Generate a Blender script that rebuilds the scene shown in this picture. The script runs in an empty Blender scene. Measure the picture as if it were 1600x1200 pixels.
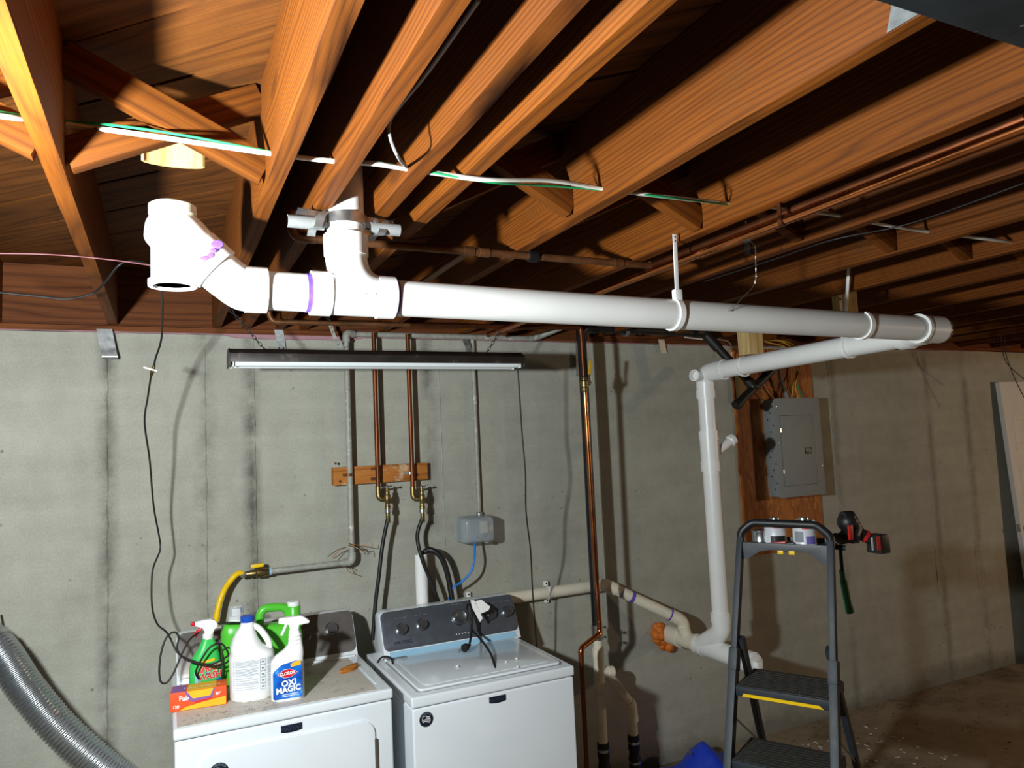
import bpy, bmesh, math, random
from mathutils import Vector as V, Matrix

random.seed(7)
scn = bpy.context.scene
col = scn.collection

# ------------------------------------------------------------------ camera
CZ = 1.855                      # camera height over the floor
FPX = 1131.43                   # focal length in pixels of a 1600 px wide frame
RT = V((0.90099507, -0.43151696, -0.04473249))   # camera right
DN = V((-0.00575103, 0.09122142, -0.99581403))   # camera down
FW = V((0.4337912, 0.89748079, 0.07970838))      # camera forward
cd = bpy.data.cameras.new('camera'); cam = bpy.data.objects.new('camera', cd); col.objects.link(cam)
cd.sensor_width = 36; cd.lens = FPX / 1600 * 36; cd.clip_start = .02; cd.clip_end = 60
cam.matrix_world = Matrix(((RT.x, -DN.x, -FW.x, 0), (RT.y, -DN.y, -FW.y, 0), (RT.z, -DN.z, -FW.z, CZ), (0, 0, 0, 1)))
scn.camera = cam

# ------------------------------------------------------------------ light
w = bpy.data.worlds.new('world'); scn.world = w; w.use_nodes = True
w.node_tree.nodes['Background'].inputs[0].default_value = (.9, .95, 1, 1)
w.node_tree.nodes['Background'].inputs[1].default_value = 0.0

def lamp(name, kind, loc, energy, color, size):
    d = bpy.data.lights.new(name, kind); o = bpy.data.objects.new(name, d); col.objects.link(o)
    d.energy = energy; d.color = color; d.shadow_soft_size = size; o.location = loc
    return o
wl = lamp('work_light', 'SPOT', (-.5, 1.05, 1.995), 180, (.91, .975, 1.0), .045)      # hooded flood light left of the camera
wl.data.spot_size = math.radians(176); wl.data.spot_blend = .55
wl.rotation_euler = V((.78, .62, -.08)).to_track_quat('-Z', 'Y').to_euler()
lamp('warm_bulb', 'POINT', (6.55, .2, 1.90), 66, (1.0, .70, .46), .07)            # bulb further right in the basement

scn.view_settings.view_transform = 'Standard'; scn.view_settings.look = 'None'
scn.view_settings.exposure = 0.55; scn.view_settings.gamma = 1; scn.view_settings.use_curve_mapping = False

# ------------------------------------------------------------------ helpers
def ray(px, py):
    return RT * ((px - 800) / FPX) + DN * ((py - 600) / FPX) + FW
def PY(px, py, y): d = ray(px, py); return d * (y / d.y) + V((0, 0, CZ))
def PX(px, py, x): d = ray(px, py); return d * (x / d.x) + V((0, 0, CZ))
def PZ(px, py, z): d = ray(px, py); return d * ((z - CZ) / d.z) + V((0, 0, CZ))

ORG = {}
def lin(c): return c / 12.92 if c <= .04045 else ((c + .055) / 1.055) ** 2.4
def S(h): return tuple(lin(int(h[i:i + 2], 16) / 255) for i in (0, 2, 4)) + (1,)

def catmull(pts, n=8, closed=False):
    pts = [V(p) for p in pts]; out = []
    m = len(pts)
    if m < 3: return pts
    rng = range(m if closed else m - 1)
    for i in rng:
        if closed: a, b, c, d = pts[i - 1], pts[i], pts[(i + 1) % m], pts[(i + 2) % m]
        else:
            b, c = pts[i], pts[i + 1]
            a = pts[i - 1] if i else b * 2 - c
            d = pts[i + 2] if i + 2 < m else c * 2 - b
        for k in range(n):
            t = k / n
            out.append(.5 * ((2 * b) + (c - a) * t + (2 * a - 5 * b + 4 * c - d) * t * t + (3 * b - a - 3 * c + d) * t ** 3))
    if not closed: out.append(pts[-1])
    return out

def rounded(pts, r, n=6):
    """polyline with its inner corners rounded by radius-like distance r"""
    pts = [V(p) for p in pts]; out = [pts[0]]
    for i in range(1, len(pts) - 1):
        a, b, c = pts[i - 1], pts[i], pts[i + 1]
        ra = min(r, (a - b).length * .49); rc = min(r, (c - b).length * .49)
        p = b + (a - b).normalized() * ra; q = b + (c - b).normalized() * rc
        for k in range(n + 1):
            t = k / n
            out.append(p * (1 - t) ** 2 + b * 2 * t * (1 - t) + q * t * t)
    out.append(pts[-1]); return out

def frame(d):
    d = V(d).normalized(); u = V((0, 0, 1)) if abs(d.z) < .9 else V((1, 0, 0))
    a = u.cross(d).normalized(); b = d.cross(a).normalized()
    return a, b, d

class MB:
    def __init__(s): s.v = []; s.f = []
    def add(s, vs, fs):
        o = len(s.v); s.v += [V(p) for p in vs]; s.f += [tuple(i + o for i in f) for f in fs]; return s
    def box(s, a, b):
        x0, y0, z0 = a; x1, y1, z1 = b
        return s.add([(x0, y0, z0), (x1, y0, z0), (x1, y1, z0), (x0, y1, z0), (x0, y0, z1), (x1, y0, z1), (x1, y1, z1), (x0, y1, z1)],
                     [(0, 3, 2, 1), (4, 5, 6, 7), (0, 1, 5, 4), (1, 2, 6, 5), (2, 3, 7, 6), (3, 0, 4, 7)])
    def obox(s, c, ux, uy, uz, h):
        c = V(c); ux, uy, uz = V(ux) * h[0], V(uy) * h[1], V(uz) * h[2]
        P = [c + ux * i + uy * j + uz * k for k in (-1, 1) for i, j in ((-1, -1), (1, -1), (1, 1), (-1, 1))]
        return s.add(P, [(0, 3, 2, 1), (4, 5, 6, 7), (0, 1, 5, 4), (1, 2, 6, 5), (2, 3, 7, 6), (3, 0, 4, 7)])
    def bar(s, p, q, w, t, up=(0, 0, 1)):
        """box from p to q, w wide (across up), t thick (along up)"""
        p, q = V(p), V(q); d = (q - p); L = d.length; d.normalize()
        a = d.cross(V(up)).normalized(); b = a.cross(d).normalized()
        return s.obox((p + q) / 2, d, a, b, (L / 2, w / 2, t / 2))
    def tube(s, path, r, n=12, closed=False, cap=True):
        path = [V(p) for p in path]; m = len(path); rr = r if isinstance(r, (list, tuple)) else [r] * m
        vs = []; fs = []; prev = None
        for i, p in enumerate(path):
            if closed: d = path[(i + 1) % m] - path[i - 1]
            else: d = path[min(i + 1, m - 1)] - path[max(i - 1, 0)]
            if d.length < 1e-9: d = V((0, 0, 1))
            d.normalize()
            if prev is None: a, b, _ = frame(d)
            else:
                a = prev - d * prev.dot(d)
                a = a.normalized() if a.length > 1e-6 else frame(d)[0]
                b = d.cross(a).normalized()
            prev = a
            for k in range(n):
                t = 2 * math.pi * k / n; vs.append(p + (a * math.cos(t) + b * math.sin(t)) * rr[i])
        for i in range(m if closed else m - 1):
            for k in range(n):
                j = (i + 1) % m
                fs.append((i * n + k, i * n + (k + 1) % n, j * n + (k + 1) % n, j * n + k))
        if cap and not closed:
            fs.append(tuple(range(n - 1, -1, -1))); fs.append(tuple((m - 1) * n + k for k in range(n)))
        return s.add(vs, fs)
    def cyl(s, p, q, r, n=24): return s.tube([p, q], r, n)
    def lathe(s, p, d, prof, n=28, sx=1, sy=1, a=None):
        """prof: (radius, distance along d)"""
        if a is None: a, b, d = frame(d)
        else: d = V(d).normalized(); a = V(a).normalized(); b = d.cross(a)
        p = V(p); vs = []; fs = []
        for r, t in prof:
            for k in range(n):
                an = 2 * math.pi * k / n
                vs.append(p + d * t + a * (r * sx * math.cos(an)) + b * (r * sy * math.sin(an)))
        m = len(prof)
        for i in range(m - 1):
            for k in range(n): fs.append((i * n + k, i * n + (k + 1) % n, (i + 1) * n + (k + 1) % n, (i + 1) * n + k))
        if prof[0][0] > 1e-6: fs.append(tuple(range(n - 1, -1, -1)))
        if prof[-1][0] > 1e-6: fs.append(tuple((m - 1) * n + k for k in range(n)))
        return s.add(vs, fs)
    def ring(s, p, d, ri, ro, L, n=32):
        """hollow sleeve of length L from p along d"""
        return s.lathe_open(p, d, [(ri, 0), (ro, 0), (ro, L), (ri, L), (ri, 0)], n)
    def lathe_open(s, p, d, prof, n=28):
        a, b, d = frame(d); p = V(p); vs = []; fs = []
        for r, t in prof:
            for k in range(n):
                an = 2 * math.pi * k / n; vs.append(p + d * t + a * (r * math.cos(an)) + b * (r * math.sin(an)))
        for i in range(len(prof) - 1):
            for k in range(n): fs.append((i * n + k, i * n + (k + 1) % n, (i + 1) * n + (k + 1) % n, (i + 1) * n + k))
        return s.add(vs, fs)
    def sphere(s, c, r, n=16, m=10, sc=(1, 1, 1)):
        vs = []; fs = []
        for i in range(m + 1):
            ph = math.pi * i / m
            for k in range(n):
                t = 2 * math.pi * k / n
                vs.append(V(c) + V((r * sc[0] * math.sin(ph) * math.cos(t), r * sc[1] * math.sin(ph) * math.sin(t), r * sc[2] * math.cos(ph))))
        for i in range(m):
            for k in range(n): fs.append((i * n + k, (i + 1) * n + k, (i + 1) * n + (k + 1) % n, i * n + (k + 1) % n))
        return s.add(vs, fs)
    def prism(s, poly, o, ux, uy, un, d0, d1):
        """2-D polygon in frame (o,ux,uy) extruded along un from d0 to d1"""
        o, ux, uy, un = V(o), V(ux), V(uy), V(un); n = len(poly)
        vs = [o + ux * x + uy * y + un * d for d in (d0, d1) for x, y in poly]
        fs = [tuple(range(n - 1, -1, -1)), tuple(range(n, 2 * n))] + [(i, (i + 1) % n, n + (i + 1) % n, n + i) for i in range(n)]
        return s.add(vs, fs)
    def loft(s, rings, cap=True):
        n = len(rings[0]); vs = [p for r in rings for p in r]; fs = []
        for i in range(len(rings) - 1):
            for k in range(n): fs.append((i * n + k, i * n + (k + 1) % n, (i + 1) * n + (k + 1) % n, (i + 1) * n + k))
        if cap: fs.append(tuple(range(n - 1, -1, -1))); fs.append(tuple((len(rings) - 1) * n + k for k in range(n)))
        return s.add(vs, fs)
    def build(s, name, mat, parent=None, bevel=0, label=None, cat=None, group=None, kind=None, ang=38, seg=2, subdiv=0, origin=None):
        me = bpy.data.meshes.new(name)
        if parent is not None: org = ORG[parent]
        elif origin is not None: org = V(origin)
        else:
            xs = [p.x for p in s.v]; ys = [p.y for p in s.v]; zs = [p.z for p in s.v]
            org = V(((min(xs) + max(xs)) / 2, (min(ys) + max(ys)) / 2, min(zs)))
        me.from_pydata([p - org for p in s.v], [], s.f)
        bm = bmesh.new(); bm.from_mesh(me)
        bmesh.ops.remove_doubles(bm, verts=bm.verts, dist=1e-6)
        bmesh.ops.recalc_face_normals(bm, faces=bm.faces)
        if bevel:
            es = [e for e in bm.edges if len(e.link_faces) == 2 and e.calc_face_angle(0) > .6]
            bmesh.ops.bevel(bm, geom=es, offset=bevel, segments=seg, affect='EDGES', profile=.6, clamp_overlap=True)
        bm.to_mesh(me); bm.free()
        for p in me.polygons: p.use_smooth = True
        me.set_sharp_from_angle(angle=math.radians(ang))
        me.materials.append(mat)
        o = bpy.data.objects.new(name, me); col.objects.link(o)
        if parent is not None: o.parent = parent; ORG[o] = org
        else: o.location = org; ORG[o] = org
        if subdiv:
            md = o.modifiers.new('subdivision', 'SUBSURF'); md.levels = subdiv; md.render_levels = subdiv
        tag(o, label, cat, group, kind)
        return o

def tag(o, label=None, cat=None, group=None, kind=None):
    if label: o['label'] = label
    if cat: o['category'] = cat
    if group: o['group'] = group
    if kind: o['kind'] = kind
    return o
def thing(name, label, cat, loc, group=None, local=False, rot=(0, 0, 0)):
    o = bpy.data.objects.new(name, None); col.objects.link(o); o.location = loc; o.empty_display_size = .05
    o.rotation_euler = rot; ORG[o] = V((0, 0, 0)) if local else V(loc)
    return tag(o, label, cat, group)

def text(name, body, mat, parent, o, ux, uy, size, align='CENTER', bold=0.0, shear=0, depth=.0005, sx=1, warp=None):
    """flat lettering as a mesh part; o = middle of the line, ux/uy = reading and up directions"""
    cu = bpy.data.curves.new('t', 'FONT'); cu.body = body; cu.size = size; cu.align_x = align; cu.align_y = 'CENTER'
    cu.offset = bold; cu.shear = shear; cu.resolution_u = 2; cu.fill_mode = 'FRONT'
    t = bpy.data.objects.new('t', cu); col.objects.link(t)
    dg = bpy.context.evaluated_depsgraph_get(); me = bpy.data.meshes.new_from_object(t.evaluated_get(dg))
    ux, uy = V(ux).normalized(), V(uy).normalized(); un = ux.cross(uy).normalized(); o = V(o)
    mb = MB()
    mb.v = [o + ux * (v.co.x * sx) + uy * v.co.y + un * depth for v in me.vertices]
    if warp: mb.v = [warp(v.co.x * sx, v.co.y) for v in me.vertices]
    mb.f = [tuple(p.vertices) for p in me.polygons]
    bpy.data.objects.remove(t); bpy.data.curves.remove(cu); bpy.data.meshes.remove(me)
    return mb.build(name, mat, parent)

# ------------------------------------------------------------------ materials
def nodes(name):
    m = bpy.data.materials.new(name); m.use_nodes = True; nt = m.node_tree
    return m, nt, nt.nodes['Principled BSDF'], nt.links.new
def N(nt, t, **k):
    n = nt.nodes.new(t)
    for a, b in k.items():
        if hasattr(n, a): setattr(n, a, b)
    return n
def mathn(nt, op, a, b=None):
    n = nt.nodes.new('ShaderNodeMath'); n.operation = op
    for i, x in enumerate((a, b)):
        if x is None: continue
        if isinstance(x, (int, float)): n.inputs[i].default_value = x
        else: nt.links.new(x, n.inputs[i])
    return n.outputs[0]
def ramp(nt, fac, stops):
    r = nt.nodes.new('ShaderNodeValToRGB'); e = r.color_ramp.elements
    e[0].position, e[0].color = stops[0]; e[1].position, e[1].color = stops[-1]
    for p, c in stops[1:-1]: x = e.new(p); x.color = c
    nt.links.new(fac, r.inputs[0]); return r.outputs[0]
def mixc(nt, f, a, b, mode='MIX'):
    n = nt.nodes.new('ShaderNodeMix'); n.data_type = 'RGBA'; n.blend_type = mode
    for i, x in ((0, f), (6, a), (7, b)):
        if isinstance(x, (int, float)): n.inputs[i].default_value = x
        elif isinstance(x, tuple): n.inputs[i].default_value = x
        else: nt.links.new(x, n.inputs[i])
    return n.outputs[2]
def noise(nt, vec, scale, detail=3, rough=.55, dist=0):
    n = nt.nodes.new('ShaderNodeTexNoise'); n.inputs['Scale'].default_value = scale; n.inputs['Detail'].default_value = detail
    n.inputs['Roughness'].default_value = rough; n.inputs['Distortion'].default_value = dist
    if vec is not None: nt.links.new(vec, n.inputs['Vector'])
    return n.outputs[0]
def bump(nt, b, h, strength=.3, dist=.01):
    n = nt.nodes.new('ShaderNodeBump'); n.inputs['Strength'].default_value = strength; n.inputs['Distance'].default_value = dist
    nt.links.new(h, n.inputs['Height']); nt.links.new(n.outputs[0], b.inputs['Normal'])
def coords(nt, scale=(1, 1, 1), rnd=True):
    tc = nt.nodes.new('ShaderNodeTexCoord'); v = tc.outputs['Object']
    if rnd:
        oi = nt.nodes.new('ShaderNodeObjectInfo'); m = nt.nodes.new('ShaderNodeVectorMath'); m.operation = 'SCALE'
        m.inputs[0].default_value = (13.1, 7.7, 9.3); nt.links.new(oi.outputs['Random'], m.inputs['Scale'])
        a = nt.nodes.new('ShaderNodeVectorMath'); a.operation = 'ADD'; nt.links.new(v, a.inputs[0]); nt.links.new(m.outputs[0], a.inputs[1]); v = a.outputs[0]
    mp = nt.nodes.new('ShaderNodeMapping'); mp.inputs['Scale'].default_value = scale; nt.links.new(v, mp.inputs['Vector'])
    return mp.outputs[0]

def plain(name, c, r=.5, m=0, var=.12, scale=25, bmp=0, coat=0, spec=.5, dirt=None):
    mt, nt, b, ln = nodes(name)
    c = S(c) if isinstance(c, str) else c
    b.inputs['Roughness'].default_value = r; b.inputs['Metallic'].default_value = m
    b.inputs['Coat Weight'].default_value = coat; b.inputs['Specular IOR Level'].default_value = spec
    v = coords(nt); n = noise(nt, v, scale, 4)
    lo = tuple(x * (1 - var) for x in c[:3]) + (1,); hi = tuple(min(1, x * (1 + var)) for x in c[:3]) + (1,)
    cc = ramp(nt, n, [(.3, lo), (.7, hi)])
    if dirt:
        d = noise(nt, v, dirt[1], 6, .7); f = mathn(nt, 'MULTIPLY', ramp(nt, d, [(dirt[2], (0, 0, 0, 1)), (dirt[3], (1, 1, 1, 1))]), 1.0)
        cc = mixc(nt, f, cc, S(dirt[0]))
    ln(cc, b.inputs['Base Color'])
    ln(mathn(nt, 'ADD', mathn(nt, 'MULTIPLY', n, .16), r - .08), b.inputs['Roughness'])
    if bmp: bump(nt, b, noise(nt, v, scale * 4, 4), bmp, .004)
    return mt

def wood(name, lite, mid, dark, axis=1, freq=70, nfreq=7, r=.62, stain=None, knots=True, hue=.25):
    mt, nt, b, ln = nodes(name)
    v = coords(nt, (1, 1, 1)); sc = [1, 1, 1]; sc[axis] = .09
    mp = N(nt, 'ShaderNodeMapping'); mp.inputs['Scale'].default_value = sc; ln(v, mp.inputs['Vector'])
    n1 = noise(nt, mp.outputs[0], 7, 2, .5)
    sp = N(nt, 'ShaderNodeSeparateXYZ'); ln(v, sp.inputs[0])
    ax = [0, 1, 2]; ax.remove(axis)
    t = mathn(nt, 'ADD', mathn(nt, 'MULTIPLY', sp.outputs[ax[1]], freq), mathn(nt, 'MULTIPLY', sp.outputs[ax[0]], freq * .4))
    t = mathn(nt, 'ADD', t, mathn(nt, 'MULTIPLY', n1, nfreq * 2.2))
    p = mathn(nt, 'PINGPONG', t, 1.0)
    grain = ramp(nt, p, [(0, dark), (.28, mid), (.75, lite), (1, lite)])
    big = noise(nt, mp.outputs[0], 2.2, 3)
    tint = ramp(nt, big, [(.3, (.72, .66, .62, 1)), (.7, (1.12, 1.1, 1.06, 1))])
    c = mixc(nt, 1.0, mixc(nt, .5, grain, mid), tint, 'MULTIPLY')
    fs = [1, 1, 1]; fs[axis] = .025
    mp2 = N(nt, 'ShaderNodeMapping'); mp2.inputs['Scale'].default_value = fs; ln(v, mp2.inputs['Vector'])
    fib = noise(nt, mp2.outputs[0], 220, 3)
    c = mixc(nt, .5, c, mixc(nt, 1.0, c, ramp(nt, fib, [(.35, (.6, .56, .52, 1)), (.65, (1.15, 1.15, 1.15, 1))]), 'MULTIPLY'))
    if knots:
        vo = N(nt, 'ShaderNodeTexVoronoi'); vo.inputs['Scale'].default_value = 1.0
        mp3 = N(nt, 'ShaderNodeMapping'); k = [4.5, 4.5, 4.5]; k[axis] = 1.6; mp3.inputs['Scale'].default_value = k; ln(v, mp3.inputs['Vector']); ln(mp3.outputs[0], vo.inputs['Vector'])
        kf = ramp(nt, vo.outputs['Distance'], [(.05, (1, 1, 1, 1)), (.13, (0, 0, 0, 1))])
        c = mixc(nt, mathn(nt, 'MULTIPLY', kf, .6), c, tuple(x * .55 for x in dark[:3]) + (1,))
    if stain:
        s = noise(nt, v, stain[1], 5, .65); c = mixc(nt, mathn(nt, 'MULTIPLY', ramp(nt, s, [(stain[2], (0, 0, 0, 1)), (stain[3], (1, 1, 1, 1))]), .75), c, S(stain[0]))
    oi = N(nt, 'ShaderNodeObjectInfo')
    hs = N(nt, 'ShaderNodeHueSaturation'); ln(c, hs.inputs['Color'])
    ln(mathn(nt, 'ADD', mathn(nt, 'MULTIPLY', oi.outputs['Random'], hue), 1 - hue * .55), hs.inputs['Value'])
    ln(hs.outputs[0], b.inputs['Base Color']); b.inputs['Roughness'].default_value = r + .1; b.inputs['Specular IOR Level'].default_value = .18
    bump(nt, b, mathn(nt, 'ADD', fib, mathn(nt, 'MULTIPLY', p, .4)), .25, .0012)
    return mt

def concrete(name, a, bcol, wall=True):
    mt, nt, b, ln = nodes(name)
    v = coords(nt, rnd=False)
    n1 = noise(nt, v, 1.1, 5, .6); n2 = noise(nt, v, 9, 6, .65); n3 = noise(nt, v, 120, 3)
    c = ramp(nt, mathn(nt, 'ADD', mathn(nt, 'MULTIPLY', n1, .6), mathn(nt, 'MULTIPLY', n2, .4)), [(.3, bcol), (.66, a)])
    c = mixc(nt, .35, c, mixc(nt, 1.0, c, ramp(nt, n3, [(.3, (.7, .7, .7, 1)), (.7, (1.15, 1.15, 1.15, 1))]), 'MULTIPLY'))
    # pour lines
    mp = N(nt, 'ShaderNodeMapping'); mp.inputs['Scale'].default_value = (.25, .25, 5) if wall else (1.2, .8, 1); ln(v, mp.inputs['Vector'])
    n4 = noise(nt, mp.outputs[0], 2.2, 4); c = mixc(nt, .5, c, mixc(nt, 1.0, c, ramp(nt, n4, [(.3, (.84, .84, .83, 1)), (.65, (1.05, 1.08, 1.06, 1))]), 'MULTIPLY'))
    # pock marks
    vo = N(nt, 'ShaderNodeTexVoronoi'); vo.inputs['Scale'].default_value = 16; ln(v, vo.inputs['Vector'])
    sel = ramp(nt, noise(nt, v, 2.3, 3), [(.5, (0, 0, 0, 1)), (.62, (1, 1, 1, 1))])
    pk = mathn(nt, 'MULTIPLY', ramp(nt, vo.outputs['Distance'], [(.05, (1, 1, 1, 1)), (.12, (0, 0, 0, 1))]), sel)
    c = mixc(nt, mathn(nt, 'MULTIPLY', pk, .7), c, tuple(x * .3 for x in bcol[:3]) + (1,))
    if wall:   # dark weathering that runs down beside the form joints
        sx_ = N(nt, 'ShaderNodeSeparateXYZ'); ln(v, sx_.inputs[0])
        for x_, w_, a_ in ((-.215, .05, .30), (.165, .06, .22), (.36, .05, .35), (1.21, .05, .30), (4.12, .05, .17), (5.10, .05, .19), (5.55, .06, .2)):
            d_ = ramp(nt, mathn(nt, 'ABSOLUTE', mathn(nt, 'SUBTRACT', sx_.outputs[0], x_)), [(.0, (1, 1, 1, 1)), (w_, (0, 0, 0, 1))])
            f_ = mathn(nt, 'MULTIPLY', mathn(nt, 'MULTIPLY', d_, a_ * 2.4), ramp(nt, noise(nt, v, 3.2, 6, .72), [(.38, (0, 0, 0, 1)), (.58, (1, 1, 1, 1))])); c = mixc(nt, f_, c, S('45443d'))
    if wall:   # damp stain with a ragged edge along the foot of the wall
        sp = N(nt, 'ShaderNodeSeparateXYZ'); ln(v, sp.inputs[0])
        e = mathn(nt, 'SUBTRACT', mathn(nt, 'MULTIPLY', noise(nt, v, 1.7, 6, .7), .62), mathn(nt, 'MULTIPLY', sp.outputs[2], 1.5))
        dm = ramp(nt, e, [(.10, (0, 0, 0, 1)), (.26, (1, 1, 1, 1))]); c = mixc(nt, mathn(nt, 'MULTIPLY', dm, .5), c, S('3c3a33'))
    else:
        dm = ramp(nt, noise(nt, v, 1.3, 6, .7), [(.5, (0, 0, 0, 1)), (.63, (1, 1, 1, 1))]); c = mixc(nt, mathn(nt, 'MULTIPLY', dm, .6), c, S('4a3c2c'))
    ln(c, b.inputs['Base Color']); b.inputs['Roughness'].default_value = .88; b.inputs['Specular IOR Level'].default_value = .25
    h = mathn(nt, 'SUBTRACT', mathn(nt, 'ADD', n2, mathn(nt, 'MULTIPLY', n3, .35)), mathn(nt, 'MULTIPLY', pk, .8)); bump(nt, b, h, .35, .006)
    return mt

M = {}
M['concrete'] = concrete('concrete_wall', S('b3b2a5'), S('979589'))
M['slab'] = concrete('concrete_floor', S('a2917a'), S('75664f'), False)
M['joist'] = wood('joist_fir', S('7c440a'), S('683706'), S('3d1d04'), 1, 150, 9, stain=('5a3a18', 3.5, .62, .78))
M['brace'] = wood('brace_fir', S('844b12'), S('6f3c0b'), S('442405'), 0, 80, 6)
M['plank'] = wood('subfloor_plank', S('78481a'), S('633912'), S('391f09'), 0, 40, 9, stain=('45290f', 3, .55, .75))
M['sill'] = wood('sill_lumber', S('7c4824'), S('66391b'), S('3c1f0d'), 0, 60, 6)
M['newwood'] = wood('new_lumber', S('ecd59c'), S('dcc084'), S('b2904f'), 2, 60, 6, hue=.1)
M['board'] = wood('old_board', S('c2803e'), S('a96a2e'), S('6e4016'), 0, 40, 7, stain=('cfc2a4', 9, .58, .7))
M['scrap'] = wood('scrap_wood', S('d9903f'), S('c27c32'), S('85511e'), 0, 80, 6)
M['pvc'] = plain('white_pvc', 'ecece8', .32, 0, .03, 8)
M['stub_pvc'] = plain('greyer_stub_pvc', '8f9290', .4, 0, .03, 8)  # pipe stub only, toned greyer than the white pipe
M['lidgap'] = plain('lid_seam', '9a9c9c', .6, 0, .05, 20)
M['cream'] = plain('old_pvc', 'e0d8c2', .4, 0, .07, 12, dirt=('9a8f78', 14, .6, .85))
M['primer'] = plain('purple_primer', '6f4fb4', .4, 0, .25, 40)
M['abs'] = plain('black_abs', '15171b', .32, 0, .2, 20)
M['abs_old'] = plain('old_black_abs', '1b1613', .5, 0, .3, 20)
M['copper'] = plain('copper', '6f3f25', .45, .9, .25, 16, dirt=('5b3a26', 11, .5, .75))
M['copper_new'] = plain('bright_copper', 'c47744', .22, 1, .15, 10)
M['brass'] = plain('old_brass', '8c7a50', .42, 1, .25, 30)
M['galv'] = plain('galvanized_steel', 'a9adac', .42, .85, .2, 45)
M['galv_old'] = plain('painted_galvanized_pipe', '9a9a90', .6, .15, .18, 30, dirt=('d8d6cc', 22, .58, .7))
M['steel'] = plain('zinc_steel', 'b9bcbb', .3, .95, .1, 30)
M['darksteel'] = plain('beam_steel', '20272b', .55, .3, .25, 14, dirt=('8b8f8f', 40, .66, .74))
M['rust'] = plain('rusty_copper', '6e472a', .5, .6, .3, 20, dirt=('5d8068', 26, .66, .75))
M['rubber'] = plain('black_rubber', '0d0d0e', .5, 0, .2, 30)
M['cord'] = plain('black_cord', '141312', .55, 0, .2, 40)
M['white_enamel'] = plain('white_enamel', 'e4eaee', .22, 0, .015, 6, coat=.3)
M['dusty_enamel'] = plain('dusty_enamel', 'c2bab0', .5, 0, .08, 9, dirt=('85796b', 24, .56, .74))
M['console'] = plain('brushed_grey_console', '6a7078', .34, .6, .07, 30)
M['console_brown'] = plain('dusty_grey_console', '7b7671', .4, .5, .1, 30)
M['chrome'] = plain('chrome', 'd8d8d8', .12, 1, .03, 10)
M['knob'] = plain('satin_knob', '8c8e90', .3, .9, .04, 10)
M['bluefilm'] = plain('blue_film', '9cc7e0', .25, 0, .03, 10)
M['badge'] = plain('dark_badge', '1c2436', .35, .3, .1, 30)
M['badge_txt'] = plain('badge_letters', '55617a', .3, .6, .05, 30)
M['gap'] = plain('dark_gap', '2a2c2e', .8, 0, .1, 30)
M['green'] = plain('green_plastic', '52bd34', .3, 0, .05, 12)
M['green2'] = plain('spray_green_plastic', '3cc058', .28, 0, .05, 12)
M['red'] = plain('red_plastic', 'd3192e', .3, 0, .06, 12)
M['redtxt'] = plain('red_print', 'd4201c', .5, 0, .03, 20)
M['blue'] = plain('blue_plastic', '1d4fb0', .35, 0, .06, 12)
M['bluelab'] = None
M['white'] = plain('white_plastic', 'efefec', .35, 0, .03, 12)
M['wprint'] = plain('white_print', 'f2f2ee', .5, 0, .02, 20)
M['gprint'] = plain('grey_print', '7f868c', .6, 0, .05, 20)
M['yellow'] = plain('yellow_plastic', 'f0c300', .4, 0, .06, 20)
M['yellow_old'] = plain('worn_yellow', 'd2a62a', .5, 0, .15, 30, dirt=('7a6326', 30, .62, .72))
M['orangebox'] = plain('orange_carton', 'e6521f', .5, 0, .1, 12)
M['purplebox'] = plain('purple_print', '8b5a9c', .5, 0, .1, 12)
M['yellowbox'] = plain('yellow_print', 'ecb51c', .5, 0, .12, 10)
M['osb'] = None
M['panelgrey'] = plain('grey_enamel', '8b908e', .6, 0, .05, 20)
M['paneldark'] = plain('breaker_black', '16181a', .4, 0, .1, 30)
M['ladder'] = plain('dark_grey_ladder', '232a31', .55, 0, .12, 25)
M['tray'] = plain('grey_tray_plastic', '4a4d50', .5, 0, .12, 40)
M['tread'] = plain('dusty_tread', '2e2c27', .7, 0, .35, 50, bmp=.3, dirt=('a8a498', 110, .64, .68))
M['tarp'] = plain('blue_tarp', '1f3fc0', .35, 0, .1, 12)
M['foam'] = plain('orange_foam', 'd4701e', .6, 0, .18, 30, bmp=.5)
M['doorpaint'] = plain('door_paint', 'd8d6d0', .45, 0, .03, 10)
M['pink'] = plain('pink_sill_foam', 'a97f88', .8, 0, .15, 20, bmp=.4)
M['wcable'] = plain('white_cable', 'e6e4d8', .45, 0, .06, 20)
M['gcable'] = plain('green_wire', '1f9a5c', .4, 0, .1, 20)
M['gycable'] = plain('grey_cable', '8d9090', .5, 0, .12, 20)
M['ycable'] = plain('yellow_cable', 'c9a43a', .5, 0, .12, 20)
M['bluecord'] = plain('blue_cord', '1e78d0', .4, 0, .05, 20)
M['fixture'] = plain('dark_brown_fixture', '2b2521', .45, .2, .25, 20, dirt=('5e564e', 20, .6, .78))
M['tube'] = plain('unlit_tube_glass', 'dfe6e6', .18, 0, .02, 10)
M['pvcgrey'] = plain('grey_conduit_bar', '8b8d8c', .45, .1, .1, 25)
M['foil'] = plain('foil_duct', 'b4bbbe', .27, .9, .08, 60)
M['toolred'] = plain('tool_red', 'b8211d', .4, 0, .08, 25)
M['toolblack'] = plain('tool_black', '1a1a1c', .45, 0, .15, 30)
M['canlabel'] = plain('can_label', 'd6d8dc', .4, .1, .04, 25)
M['purplelab'] = plain('violet_print', '7166b0', .5, 0, .05, 25)
M['hammergreen'] = plain('hammer_green', '1e6b3c', .5, 0, .12, 40)
M['dirt'] = plain('dirt_crumbs', '4a3f30', .9, 0, .4, 50)
M['shaving'] = plain('pvc_shavings', 'e8e6de', .6, 0, .1, 50)
M['rustred'] = plain('clay_pot', '8a4b34', .8, 0, .2, 30)
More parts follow.
